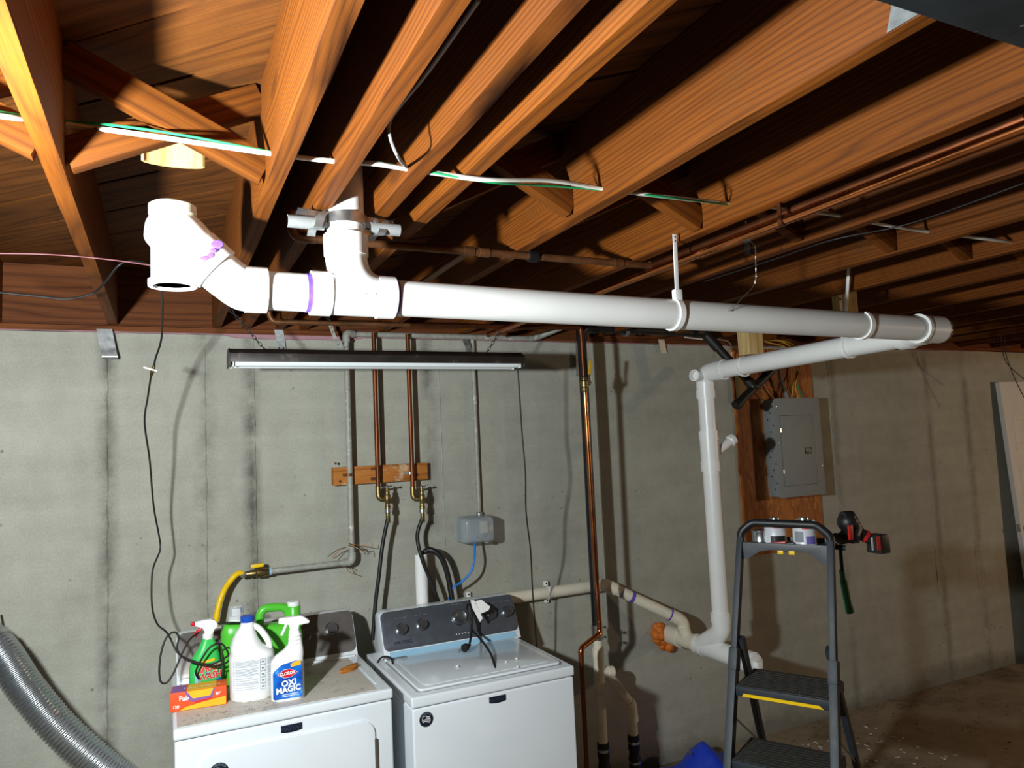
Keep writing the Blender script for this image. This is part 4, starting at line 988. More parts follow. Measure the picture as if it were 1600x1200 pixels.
for i in range(5):
    z = .142 - i * .0215
    for (ua, ub, za, zb) in ((.021, .041, z, z + .0012), (.021, .041, z - .0185, z - .0173), (.021, .0222, z - .0185, z), (.0398, .041, z - .0185, z)): strip(ua, ub, za, zb, 'icon_frame', M['gap'], 2, .0007)
    strip(.026, .036, z - .012, z - .006, 'icon', M['gprint'], 2, .0007)

# --- green jug with a looped handle
c = V((.405, 3.075, ZT)); yw = 0
GJ = thing('detergent_jug', 'large green detergent jug with a loop handle and white cap behind the bleach jug', 'jug', c)
body(c, yw, [(0, .175, .090), (.008, .185, .098), (.16, .185, .098), (.19, .170, .088), (.205, .15, .07), (.21, .12, .05)], 3.2, 32).build('jug', M['green'], GJ, ang=60)
hm = MB(); hm.tube(rounded([c + V((-.07, 0, .18)), c + V((-.066, 0, .275)), c + V((.04, 0, .268)), c + V((.046, 0, .19))], .035, 8), .0165, 16); hm.build('handle', M['green'], GJ)
MB().lathe(c + V((.062, 0, .19)), ez, [(.034, 0), (.027, .03), (.026, .075), (.022, .08)], 28).build('neck', M['green'], GJ)
MB().lathe(c + V((.062, 0, .268)), ez, [(.023, 0), (.024, .002), (.024, .016), (.022, .018), (0, .018)], 28).build('cap', M['white'], GJ)
# --- green bottle with dispenser cap
c = V((.262, 3.105, ZT))
GB = thing('detergent_bottle', 'green bottle with a white dispenser tap under a clear cap, left of the green jug', 'bottle', c)
body(c, 0, [(0, .125, .09), (.008, .135, .098), (.19, .135, .098), (.215, .12, .088, -.004), (.228, .085, .07, -.012), (.236, .05, .05, -.012)], 3.2, 28).build('bottle', M['green'], GB, ang=60)
q = c + V((-.010, 0, .232)); MB().lathe(q, ez, [(.028, 0), (.029, .004), (.029, .018), (.024, .022), (0, .022)], 28).build('collar', M['white'], GB)
m = MB(); m.obox(q + V((0, 0, .036)), ex, ey, ez, (.016, .014, .014)); tpp = m.build('dispenser_tap', M['white'], GB, bevel=.004)
MB().lathe(q + V((.015, -.004, .042)), ex, [(.009, 0), (.009, .006), (0, .0065)], 14).build('push_button', M['blue'], GB)
MB().lathe_open(q + V((0, 0, .010)), ez, [(.030, 0), (.029, .05), (.0275, .053), (.0, .0535)], 28).build('clear_cap', M['clear'], GB)

# --- green trigger bottle
c = V((.134, 3.02, ZT)); yw = 3; ux, uy = yawf(yw)
SW = thing('spray_bottle', 'green stain remover spray bottle with a red trigger behind the orange carton', 'spray bottle', c)
body(c, yw, [(0, .105, .056), (.006, .112, .062), (.10, .110, .062), (.14, .094, .056, .004), (.17, .066, .046, .010), (.195, .044, .036, .012), (.208, .034, .032, .012)], 2.8).build('bottle', M['green2'], SW, ang=60)
MB().lathe(c + ez * .200 + ux * .012, ez, [(.0185, 0), (.0195, .002), (.0195, .018), (.016, .020)], 24).build('collar', M['white'], SW)
q = c + V((0, 0, .218)) + ux * .012
hd = MB(); hd.prism([(-.046, .050), (-.046, .036), (-.022, .026), (-.014, .014), (-.014, 0), (.016, 0), (.022, .014), (.032, .022), (.034, .034), (.024, .048), (.008, .054), (-.02, .054)], q, ux, ez, uy, -.013, .013); hd.build('trigger_head', M['white'], SW, bevel=.005)
hd = MB(); hd.prism([(-.060, .050), (-.060, .038), (-.046, .037), (-.046, .051)], q, ux, ez, uy, -.009, .009); hd.build('nozzle', M['red'], SW, bevel=.002)
tr = MB(); tr.tube(catmull([q + ux * -.022 + ez * .024, q + ux * -.034 + ez * .014, q + ux * -.048 + ez * -.002], 6), [.006] * 6 + [.0075] * 7, 10); tr.build('trigger', M['red'], SW)
fo_ = c - uy * .0318
for wd_, z_ in (('SPRAY', .098), ('WASH', .072)): text('name_outline', wd_, M['wprint'], SW, fo_ + ez * z_ + ux * (.010 if z_ > .09 else .012) + uy * .0003, ux + ez * .06, ez, .031 if z_ > .09 else .033, bold=.0019, shear=.15, sx=.82)
text('brand_name', 'SPRAY', M['redtxt'], SW, fo_ + ez * .098 + ux * .010, ux + ez * .06, ez, .031, bold=.0011, shear=.15, sx=.82)
text('brand_name', "'n", M['blue'], SW, fo_ + ez * .083 + ux * .004 - uy * .0004, ux, ez, .014, bold=.0006)
text('brand_name', 'WASH', M['redtxt'], SW, fo_ + ez * .072 + ux * .012, ux + ez * .06, ez, .033, bold=.0011, shear=.15, sx=.82)
MB().prism([(-.018, .128), (.032, .133), (.032, .124), (-.018, .119)], fo_ + uy * .002, ux, ez, -uy, -.002, .0012).build('slogan_band', M['yellowbox'], SW)
MB().prism([(-.006, .050), (.030, .052), (.050, .060), (.050, .035), (-.006, .035)], fo_, ux, ez, -uy, -.002, .0008).build('label_swoosh', M['blue'], SW)
MB().prism([(-.040, .09), (-.03, .10), (-.026, .05), (-.036, .05)], fo_, ux, ez, -uy, -.002, .0006).build('label_swoosh', M['bluefilm'], SW)

# --- carton of dryer sheets
p0 = PZ(266, 1114, ZT); p1 = PZ(354, 1100, ZT); ux = (p1 - p0).normalized(); uy = V((-ux.y, ux.x, 0)); wl = (p1 - p0).length; dp, hh = .085, .064
CB = thing('dryer_sheet_carton', 'orange and yellow fabric softener carton, torn open, on the front left dryer corner', 'carton', p0)
m = MB(); mid = p0 + ux * wl / 2 + uy * dp / 2 + ez * hh / 2; m.obox(mid, ux, uy, ez, (wl / 2, dp / 2, hh / 2)); m.build('carton', M['orangebox'], CB, bevel=.0015)
F = p0 - uy * .0006
MB().prism([(.03, .002), (wl - .002, .002), (wl - .002, .03), (wl * .62, .022), (.05, .012)], F, ux, ez, -uy, -.0004, .0003).build('yellow_print', M['yellowbox'], CB)
MB().prism([(wl * .26, hh), (wl * .80, hh), (wl * .75, hh * .52), (wl * .55, hh * .40), (wl * .38, hh * .42), (wl * .31, hh * .55)], F, ux, ez, -uy, -.0004, .0005).build('torn_opening', M['purplebox'], CB)
MB().prism([(wl * .29, hh), (wl * .77, hh), (wl * .71, hh * .62), (wl * .40, hh * .58)], F, ux, ez, -uy, 0, .0008).build('sheet_pack', M['yellowbox'], CB)
MB().prism([(wl * .40, hh * .42), (wl * .74, hh * .50), (wl * .70, hh * .38), (wl * .46, hh * .33)], F, ux, ez, -uy, 0, .0007).build('tear_edge', M['redtxt'], CB)
m = MB(); m.obox(mid + ez * (hh / 2 + .0004) + ux * .01, ux, uy, ez, (wl * .26, dp * .42, .0006)); m.build('top_print', M['yellowbox'], CB)
m = MB(); m.obox(mid + ez * (hh / 2 + .0002) - ux * wl * .36, ux, uy, ez, (wl * .12, dp * .44, .0005)); m.build('top_print', M['purplebox'], CB)
text('brand_text', 'Fabric Softener', M['wprint'], CB, mid + ez * (hh / 2 + .0012) - uy * .008 + ux * .012, ux, uy, .020)
text('brand_text', 'Fab', M['wprint'], CB, F + ux * wl * .24 + ez * .042 - uy * .0006, ux, ez, .023, bold=.0004)
text('brand_text', 'er', M['wprint'], CB, F + ux * wl * .85 + ez * .044 - uy * .0006, ux, ez, .020, bold=.0004)
text('count_text', '120', M['wprint'], CB, F + ux * .018 + ez * .016 - uy * .0006, ux, ez, .014, bold=.0004)
# --- scrap of wood
q = PZ(544, 1046, ZT + .006); m = MB(); poly = [(-.042, -.010), (-.03, .006), (.0, .014), (.045, .018), (.048, .010), (.030, -.006), (.0, -.016), (-.035, -.018)]
m.prism(poly, q, V((.97, .22, .06)), V((-.22, .97, .1)), ez, -.006, .010); m.build('wood_scrap', M['scrap'], bevel=.002, label='orange-brown split scrap of wood on the rear right of the dryer top', cat='wood scrap')
# --- dirt on the dryer top: too fine to count
m = MB(); rr = random.Random(11)
for i in range(420):
    u, v = (rr.random(), rr.random()); x = .06 + .66 * u; y = 2.72 + .45 * v
    if i % 3 == 0: x = .07 + .28 * rr.random(); y = 2.71 + .10 * rr.random()
    s_ = rr.uniform(.0008, .0026); a_ = rr.random() * 3.1; d1 = V((math.cos(a_), math.sin(a_), 0)) * s_; d2 = V((-math.sin(a_), math.cos(a_), 0)) * s_ * rr.uniform(.3, .9); p = V((x, y, ZT))
    m.add([p + d1, p + d2, p - d1, p - d2, p + ez * s_ * .6], [(0, 1, 4), (1, 2, 4), (2, 3, 4), (3, 0, 4)])
m.build('dirt', M['dirt'], label='dark crumbs of dirt scattered over the dryer top', cat='dirt', kind='stuff')

# ------------------------------------------------------------------ antenna cable hanging from the ceiling to the bottles
CX = thing('coaxial_cable', 'black coaxial cable hanging from the open pipe to a tangle around the bottles', 'cable', PY(235, 900, 3.2))
MB().tube(catmull([PY(252, 448, 2.2), PY(254, 480, 2.5), PY(252, 530, 2.75), PY(243, 560, 2.85), PY(241, 572, 2.88)], 8), .0034, 10).build('cable', M['cord'], CX)
j0 = PY(241, 571, 2.88); j1 = PY(236, 587, 2.9)
MB().tube([j0, j0.lerp(j1, .3), j0.lerp(j1, .7), j1], [.005, .0065, .0065, .005], 12).build('connector', M['brass'], CX)
MB().bar(PY(224, 574, 2.885), PY(246, 580, 2.885), .006, .012, up=(0, 1, 0)).build('ground_block', M['wcable'], CX, bevel=.002)
MB().tube(catmull([j1, PY(231, 620, 2.95), PY(226, 660, 3.0), PY(234, 720, 3.1), PY(240, 790, 3.2), PY(249, 840, 3.25), PY(250, 860, 3.25), PY(240, 885, 3.22), PY(237, 910, 3.2), PY(238, 950, 3.15), PY(246, 975, 3.08), PY(262, 990, 3.0), PY(278, 1020, 2.96), PY(300, 1032, 2.95), PY(325, 1038, 2.945), PY(345, 1032, 2.945), PY(362, 1020, 2.96)], 8), .0034, 10).build('cable', M['cord'], CX)
MB().tube(catmull([PY(310, 988, 3.0), PY(296, 1000, 2.97), PY(284, 1022, 2.95), PY(272, 1050, 2.93), PY(260, 1067, 2.92), PY(250, 1062, 2.92), PY(250, 1030, 2.93), PY(258, 1000, 2.94), PY(270, 988, 2.95), PY(279, 994, 2.95), PY(277, 1015, 2.945), PY(290, 1030, 2.94), PY(310, 1036, 2.94), PY(340, 1040, 2.94), PY(358, 1030, 2.955), PY(348, 1007, 2.96), PY(330, 1010, 2.95), PY(315, 1030, 2.95), PY(306, 1050, 2.96), PY(310, 1060, 2.98)], 8), .0034, 10).build('cable', M['cord'], CX)
MB().tube(catmull([PY(340, 974, 3.12), PY(352, 973, 3.04), PY(372, 973, 3.04), PY(392, 975, 3.04)], 6), .0034, 10).build('cable', M['cord'], CX)
# ------------------------------------------------------------------ fluorescent fixture on chains
YL = 2.94; fa = PY(358, 566, YL); fb = PY(809, 569, YL)
FX = thing('shop_light', 'dark brown fluorescent shop light hanging on two chains in front of the wall', 'light fixture', (fa + fb) / 2)
zt_ = PY(580, 552, YL).z; zb_ = PY(580, 571, YL).z
L_ = fb.x - fa.x
prof = [(-.07, -.004), (-.068, .028), (-.03, .05), (.03, .05), (.068, .028), (.07, -.004), (.065, -.004), (.06, .022), (.028, .042), (-.028, .042), (-.06, .022), (-.065, -.004)]
zf_ = zb_ + .008
MB().prism(prof, (fa.x, YL, zf_), ey, ez, ex, 0, L_).build('reflector', M['fixture'], FX, bevel=.001)
MB().box((fa.x + .03, YL - .024, zf_ + .004), (fb.x - .03, YL + .024, zf_ + .042)).build('ballast_cover', M['fixture'], FX, bevel=.004)
for x in (fa.x - .002, fb.x + .002): MB().prism([(-.07, -.018), (-.07, .03), (-.03, .052), (.03, .052), (.07, .03), (.07, -.018)], (x, YL, zf_), ey, ez, ex, -.002, .002).build('end_plate', M['fixture'], FX, bevel=.0005)
for y_ in (-.036, .036):
    MB().tube([(fa.x + .018, YL + y_, zf_ - .006), (fb.x - .018, YL + y_, zf_ - .006)], .0128, 18).build('fluorescent_tube', M['tube'], FX)
    for x in (fa.x + .006, fb.x - .014): MB().box((x, YL + y_ - .010, zf_ - .020), (x + .008, YL + y_ + .010, zf_ + .012)).build('tube_socket', M['white'], FX, bevel=.002)
def chain(p, q, lab):
    t = thing('chain', lab, 'chain', q, 'chains of the shop light'); n = int((q - p).length / .0155); d = (q - p).normalized(); a_, b_, _ = frame(d)
    for i in range(n):
        c = p.lerp(q, (i + .5) / n); s_ = a_ if i % 2 else b_; pts = []
        for k in range(12):
            an = 2 * math.pi * k / 12; pts.append(c + d * (math.cos(an) * .0105) + s_ * (math.sin(an) * .0052))
        MB().tube(pts, .0014, 6, closed=True).build('link', M['darksteel'], t)
chain(PY(360, 484, YL), PY(417, 550, YL), 'thin dark chain at the left end of the shop light')
chain(PY(783, 516, YL), PY(757, 556, YL), 'thin dark chain at the right end of the shop light')
hose([PY(809, 575, YL), PY(812, 620, YL + .02), PY(816, 680, YL + .04), PY(821, 740, YL + .04), PY(822, 800, YL + .10), PY(829, 860, 3.10), PY(832, 920, 3.2), PY(837, 990, 3.25), PY(842, 1060, 3.3)], .0034, 'thin black cord hanging from the right end of the shop light behind the washer', 'cord', 'light_cord', 'cord')

# ------------------------------------------------------------------ board, conduit, outlet box
ba, bb = PY(520, 758, 3.47), PY(667, 751, 3.47); bt = PY(667, 722, 3.47); zb0 = ba.z; 
BD = MB(); BD.box((ba.x, 3.452, bb.z + .006), (bb.x, 3.497, bt.z - .002)); bo = BD.build('mounting_board', M['board'], label='weathered brown board on the wall behind the gas pipe and copper risers', cat='board', bevel=.003)
for (px, py) in ((531, 752), (524, 724), (652, 742), (645, 724)):
    q = PY(px, py, 3.451); MB().lathe(q, (0, -1, 0), [(.006, 0), (.006, .004), (0, .005)], 10).build('nail', M['rust'], bo)
for px, py, w_ in ((589, 732, .03), (589, 748, .03), (641, 739, .04), (545, 742, .04)):
    q = PY(px, py, 3.425); m = MB(); m.ring((q.x - .0, 3.425, q.z - .006), ez, .0122 if px != 545 else .0138, .0145 if px != 545 else .0158, .012, 16)
    for s_ in (-1, 1): m.box((q.x + s_ * .013 - .010, 3.437, q.z - .006), (q.x + s_ * .013 + .010, 3.452, q.z + .006))
    m.build('pipe_clamp', M['galv'] if px > 600 else M['rust'], label={(589, 732): 'upper small clamp holding the left copper riser to the board', (589, 748): 'lower small clamp holding the left copper riser to the board', (641, 739): 'clamp holding the right copper riser to the board', (545, 742): 'strap holding the gas pipe to the left end of the board'}[(px, py)], cat='pipe clamp')
yc = 3.477; c0 = PY(741, 533, yc); c1 = PY(746, 806, yc); xc = (c0.x + c1.x) / 2
CD = thing('conduit', 'thin grey painted conduit running down the wall to the outlet box', 'conduit', (xc, yc, c1.z))
MB().tube([V((xc, yc, WT + .0)), V((xc, yc, c1.z))], .0112, 14).build('pipe', M['galv_old'], CD)
MB().lathe((xc, yc, c1.z - .006), ez, [(.016, 0), (.016, .022), (.0125, .026)], 14).build('connector', M['galv'], CD)
OB = thing('outlet_box', 'weatherproof outlet box with a cloudy clear cover on the wall above the washer', 'outlet box', PY(745, 850, 3.45))
m0, m1 = PY(722, 849, 3.40), PY(768, 806, 3.40)
MB().box((m0.x + .02, 3.44, m0.z + .012), (m1.x - .03, 3.499, m1.z - .012)).build('back_box', M['panelgrey'], OB, bevel=.004)
MB().box((xc - .018, 3.425, m0.z + .035), (xc + .022, 3.441, m1.z - .025)).build('receptacle', M['cream'], OB, bevel=.004)
cv = MB(); W2, H2 = (m1.x - m0.x) / 2, (m1.z - m0.z) / 2; cc = V(((m0.x + m1.x) / 2, 0, (m0.z + m1.z) / 2))
fr_ = rrect(W2 * 2, H2 * 2, .02); bk_ = rrect(W2 * 2 + .012, H2 * 2 + .01, .022)
cv.loft([[cc + V((x, 3.475, y)) for x, y in bk_], [cc + V((x, 3.40, y)) for x, y in bk_], [cc + V((x, 3.365, y)) for x, y in fr_], [cc + V((x * .8, 3.352, y * .8)) for x, y in fr_]], cap=False); n_ = len(fr_); cv.f.append(tuple(3 * n_ + k for k in range(n_)))
cv.build('clear_cover', M['clearbox'], OB, ang=50)
for i in range(4): MB().box((m0.x + .006 + i * .007, 3.40 - .011 * i, m0.z + .012), (m0.x + .008 + i * .007, 3.402 - .011 * i, m1.z - .01)).build('cover_rib', M['clearbox'], OB)
MB().box((cc.x + .03, 3.372, m0.z - .008), (cc.x + .05, 3.384, m0.z + .008)).build('latch', M['clearbox'], OB, bevel=.002)
hose([PY(742, 838, 3.40), PY(742, 852, 3.38), PY(741, 875, 3.35), PY(735, 895, 3.35), PY(720, 910, 3.36), PY(709, 917, 3.36), PY(704, 930, 3.37), PY(699, 945, 3.38), PY(697, 970, 3.38)], .0055, 'bright blue cord running from the outlet box down behind the washer', 'bluecord', 'blue_cord', 'cord')

# ------------------------------------------------------------------ sill brackets
def bracket(pts, wid, lab, side=(1, 0, 0), curl=False): return strap(pts, lab, wid, side, False, 'galv', 'sill_strap', 'metal bracket', 'anchor straps along the top of the wall')
bracket([PY(163, 514, 3.46), PY(169, 545, 3.45), PY(172, 559, 3.44), PY(172, 561, 3.455)], .058, 'galvanized anchor strap bent out from the wall top at the far left')
bk = bracket([PY(435, 512, 3.478), PY(438, 530, 3.487), PY(440, 546, 3.49)], .04, 'galvanized anchor strap on the wall top above the left end of the shop light')
for px in (436, 443): MB().lathe(PY(px, 544, 3.488), (0, -1, 0), [(.004, 0), (.004, .001), (0, .0012)], 10).build('nail_hole', M['gap'], bk)
bracket([PY(724, 525, 3.47), PY(731, 540, 3.45), PY(733, 547, 3.46), PY(733, 556, 3.48)], .034, 'galvanized anchor strap beside the conduit above the right end of the shop light')
bracket([PY(1031, 520, 3.47), PY(1034, 535, 3.475), PY(1037, 551, 3.485)], .045, 'galvanized anchor strap on the wall top below the horizontal black pipe')
bracket([PY(906, 536, 3.48), PY(907, 588, 3.48)], .055, 'dull galvanized strap on the wall behind the copper pipe with the valve')
bracket([PY(1605, 512, 3.2), PY(1555, 516, 3.2), PY(1552, 535, 3.2)], .012, 'shiny perforated strap hanging near the ceiling at the far right', (0, 1, 0))

# ------------------------------------------------------------------ cables through the joists
hx_ = {i: JR[i] - TH for i in range(len(JR))}
yk = 1.46; zk = JB + .035
def cable(path, rad, mat, lab, name='cable', cat='cable', group=None): return MB().tube(catmull(path, 6), rad, 8).build(name, M[mat], label=lab, cat=cat, group=group)
pw_ = [PY(-60, 172, 1.545), PY(20, 184, 1.555), PX(104, 194, JR[2]), PY(260, 216, 1.56), PX(422, 240, hx_[3]), PX(522, 252, hx_[4]), PX(585, 256, .40), PX(636, 264, hx_[5]), PX(690, 272, JR[5] + .03), PX(760, 281, JR[6] + .01), PX(860, 282, .80), PX(940, 295, hx_[7]), PX(1005, 303, JR[7] + .06), PX(1138, 318, hx_[8]), PX(1220, 325, JR[8] + .15), PX(1312, 337, hx_[9]), PX(1375, 350, JR[9] + .12), PX(1450, 362, hx_[10]), PX(1505, 369, JR[10] + .1), PX(1580, 378, hx_[11]), PX(1640, 384, hx_[12])]
cable(pw_, .0052, 'wcable', 'flat white electrical cable threaded through the row of joists', 'electrical_cable')
cable([p + V((0, .004, .009)) for p in pw_[:2]] + [PX(104, 189, JR[2]), PY(180, 196, 1.59), PY(290, 212, 1.545), PX(422, 237, hx_[3]), PX(522, 251, hx_[4])] + [PX(585, 253, .40), PX(636, 262, hx_[5]), PX(760, 284, JR[6] + .01), PX(850, 290, .79), PX(940, 297, hx_[7]), PX(1040, 308, JR[7] + .12), PX(1138, 320, hx_[8])], .0026, 'gcable', 'thin green wire running alongside the white cable through the joists', 'green_wire', 'wire')
cable([PX(636, 262, hx_[5]), PX(622, 245, .40), PX(610, 215, .385), PX(609, 190, .38), PX(625, 165, .385), PX(670, 110, .40), PX(748, 0, .405)], .0035, 'gycable', 'grey cable running along the second narrow gap between the close-set joists', 'grey_cable')
cable([PY(-10, 396, 2.3), PY(60, 397, 2.3), PY(125, 401, 2.3), PY(190, 408, 2.3), PY(246, 416, 2.3)], .0022, 'pinkwire', 'thin pink wire crossing the left joist bay towards the open pipe', 'pink_wire', 'wire')
cable([PY(-20, 455, 2.6), PY(60, 463, 2.6), PY(105, 467, 2.6), PY(145, 458, 2.6), PY(165, 440, 2.55), PY(185, 415, 2.5), PY(205, 408, 2.5), PY(228, 412, 2.45), PY(244, 425, 2.4), PY(252, 450, 2.2)], .0035, 'cord', 'thin dark cable sagging across the left joist to the open pipe', 'sagging_cable')
cable([PZ(1600, 286, JB - .008), PZ(1480, 330, JB - .012), PZ(1400, 355, JB - .012), PZ(1300, 375, JB - .015), PZ(1210, 405, JB - .01), PZ(1100, 440, JB - .01)], .0022, 'cord', 'thin dark wire stapled below a joist right of the long copper pipe', 'stapled_wire', 'wire')
cable([PY(1600, 424, 2.6), PY(1500, 445, 2.6), PY(1420, 464, 2.6), PY(1340, 478, 2.6)], .0032, 'gycable', 'pale cable sagging below the far joists at the right', 'pale_cable')
cable([PY(1475, 502, 2.9), PY(1520, 505, 2.9), PY(1600, 498, 2.9)], .0028, 'gycable', 'thin cable beyond the clear test plug at the right end of the long pipe', 'thin_cable')
cable([PY(1562, 515, 3.0), PY(1568, 555, 3.0), PY(1580, 575, 3.0), PY(1610, 600, 3.0)], .003, 'cord', 'dark wire dangling in front of the door, upper of the two', 'dangling_wire', 'wire')
cable([PY(1572, 505, 3.0), PY(1570, 545, 3.0), PY(1585, 590, 3.0), PY(1605, 630, 3.0)], .003, 'cord', 'dark wire dangling in front of the door, lower of the two', 'dangling_wire', 'wire')
# twisted wire hanging under the joist
m = thing('hanging_wire', 'thin twisted steel wire ending in a loop in front of the long white pipe', 'wire', PY(1150, 470, 1.66))
pts = [PY(1165, 345, 1.60), PY(1172, 375, 1.62), PY(1180, 385, 1.62), PY(1181, 410, 1.64), PY(1181, 435, 1.655), PY(1175, 450, 1.66), PY(1160, 465, 1.662), PY(1152, 474, 1.662)]
cp = catmull(pts, 10)
for s_ in (0, 1): MB().tube([p + V((math.cos(i * .9 + s_ * math.pi) * .0016, 0, math.sin(i * .9 + s_ * math.pi) * .0016)) for i, p in enumerate(cp)], .0008, 6).build('strand', M['steel'], m)
q = PY(1143, 482, 1.662); d = (PY(1134, 490, 1.662) - pts[-1]).normalized(); n = V((-d.z, 0, d.x))
MB().tube([q + d * (math.cos(2 * math.pi * k / 16) * .014) + n * (math.sin(2 * math.pi * k / 16) * .0035) for k in range(16)], .0008, 6, closed=True).build('loop', M['steel'], m)
m = MB(); q = PX(1168, 385, JR[9] - TH - .002); m.box((q.x - .0008, q.y - .012, q.z - .028), (q.x + .0015, q.y + .012, q.z + .022)); m.build('nail_plate', M['galv'], label='small galvanized plate nailed to the joist behind the hanging twisted wire', cat='metal plate')

# ------------------------------------------------------------------ pale wooden blocks
m = MB(); a_ = PY(1302, 430, 2.22); b_ = PY(1335, 486, 2.22); m.box((a_.x, 2.20, b_.z - .03), (b_.x, 2.238, a_.z)); wb1 = m.build('wood_block', M['newwood'], bevel=.002, label='pale new wooden block with nails hanging behind the long pipe near its right end', cat='wood block')
for px, py in ((1306, 436), (1318, 434), (1312, 443), (1312, 454)): MB().lathe(PY(px, py, 2.2), (0, -1, 0), [(.003, 0), (.003, .001), (0, .0012)], 8).build('nail', M['gap'], wb1)
m = MB(); q = PY(1313, 472, 2.198); m.box((q.x - .009, 2.196, q.z - .04), (q.x + .009, 2.199, q.z + .035)); mp_ = m.build('mending_plate', M['galv'], label='narrow galvanized plate screwed to the pale wooden block', cat='metal plate'); MB().lathe(q + V((0, -.003, .012)), (0, -1, 0), [(.004, 0), (.004, .001), (0, .001)], 10).build('hole', M['gap'], mp_)
m = MB(); a_ = PY(1160, 518, 2.86); b_ = PY(1186, 555, 2.86); m.box((a_.x, 2.82, b_.z), (b_.x - .004, 2.90, JB + .002)); m.build('wood_block', M['newwood'], bevel=.003, label='pale new wooden block below the joists above the elbow of the return pipe', cat='wood block')

# ------------------------------------------------------------------ breaker panel on its board
a_ = PY(1154, 700, 3.48); b_ = PY(1277, 700, 3.48); zt3 = PY(1210, 545, 3.48).z; zb3 = PY(1200, 840, 3.48).z - .1
m = MB(); m.box((a_.x, 3.482, zb3), (b_.x, 3.4995, zt3)); m.build('backing_board', M['osb'], label='orange-brown chipboard sheet behind the breaker panel', cat='board', bevel=.002)
m = MB(); q = PY(1159, 610, 3.46); m.box((a_.x + .01, 3.45, q.z - .08), (a_.x + .075, 3.481, q.z + .12)); m.build('furring_block', M['newwood'], bevel=.002, label='pale wood block at the top left corner of the chipboard', cat='wood block')
pn0 = PY(1208, 621, 3.375); pn1 = PY(1288, 772, 3.375)
BP = thing('breaker_panel', 'grey metal breaker panel with a closed door on the chipboard', 'breaker panel', PY(1245, 772, 3.43))
px0, px1, pz0, pz1 = pn0.x + .004, pn0.x + .40, pn1.z, pn0.z - .006
MB().box((px0 + .006, 3.385, pz0 + .006), (px1 - .006, 3.482, pz1 - .006)).build('box', M['panelgrey'], BP, bevel=.003)
MB().box((px0, 3.377, pz0), (px1, 3.387, pz1)).build('cover', M['panelgrey'], BP, bevel=.003)
dx0, dx1, dz0, dz1 = PY(1222, 700, 3.376).x, PY(1273, 700, 3.376).x, PY(1245, 758, 3.376).z, PY(1245, 649, 3.376).z
MB().box((dx0 - .002, 3.3765, dz0 - .002), (dx1 + .002, 3.378, dz1 + .002)).build('door_seam', M['gap'], BP)
dr_ = MB().box((dx0, 3.3735, dz0), (dx1, 3.377, dz1)).build('door', M['panelgrey'], BP, bevel=.0012)
for z in (dz0 + .09, dz1 - .09): MB().box((dx0 - .005, 3.3728, z - .012), (dx0 + .003, 3.3765, z + .012)).build('hinge', M['steel'], BP)
q = PY(1263, 704, 3.373); MB().box((q.x - .028, 3.370, q.z - .020), (q.x + .028, 3.3738, q.z + .020)).build('handle', M['paneldark'], dr_, bevel=.001)
MB().box((q.x + .004, 3.369, q.z - .012), (q.x + .022, 3.3705, q.z + .012)).build('handle_label', M['gprint'], dr_)
for z in (pz1 - .05, pz1 - .28, pz1 - .44): MB().lathe((px0 + .018 if z > pz0 + .3 else px1 - .018, 3.377, z), (0, -1, 0), [(.005, 0), (.004, .002), (0, .0025)], 10).build('screw', M['steel'], BP)
for i in range(14): # knockouts in the left side
    MB().lathe((px0 + .0062, 3.40 + .022 * (i % 3), pz1 - .05 - .04 * i), (-1, 0, 0), [(.006, 0), (.006, .0008), (0, .0009)], 10).build('knockout', M['steel'], BP)
# wires above the panel
wires = [('ycable', [(1228, 621), (1232, 600), (1235, 575), (1230, 545), (1200, 535), (1190, 530)], 'yellow cable entering the breaker panel at its middle'),
         ('ycable', [(1237, 622), (1240, 598), (1246, 580), (1238, 545), (1210, 530), (1192, 528)], 'yellow cable entering the breaker panel just left of the green one'),
         ('ycable', [(1247, 622), (1243, 600), (1250, 570), (1240, 540), (1215, 532), (1188, 532)], 'yellow cable looping nearest the ceiling above the breaker panel'),
         ('gcable', [(1256, 623), (1249, 610), (1244, 590), (1246, 570), (1240, 550)], 'green wire entering the top of the breaker panel'),
         ('foam', [(1218, 621), (1212, 610), (1200, 605), (1185, 604)], 'short orange cable entering the breaker panel at the left'),
         ('cord', [(1205, 622), (1196, 610), (1190, 595), (1192, 575), (1190, 545)], 'dark cable nearest the black pipe above the breaker panel'),
         ('cord', [(1213, 622), (1207, 605), (1202, 585), (1203, 550)], 'dark cable left of the grey cable above the breaker panel'),
         ('gycable', [(1230, 622), (1222, 600), (1218, 580), (1220, 545)], 'thick grey service cable entering the top of the breaker panel'),
         ('wcable', [(1142, 562), (1143, 545), (1138, 534), (1120, 530), (1098, 530), (1070, 527)], 'pale cable curling along the wall top left of the chipboard')]
for i, (mt_, pp, lab) in enumerate(wires): cable([PY(x, y, 3.44 - .006 * (i % 3)) for x, y in pp], .012 if 'thick' in lab else .0042, mt_, lab, 'panel_cable', 'cable', 'cables above the breaker panel')

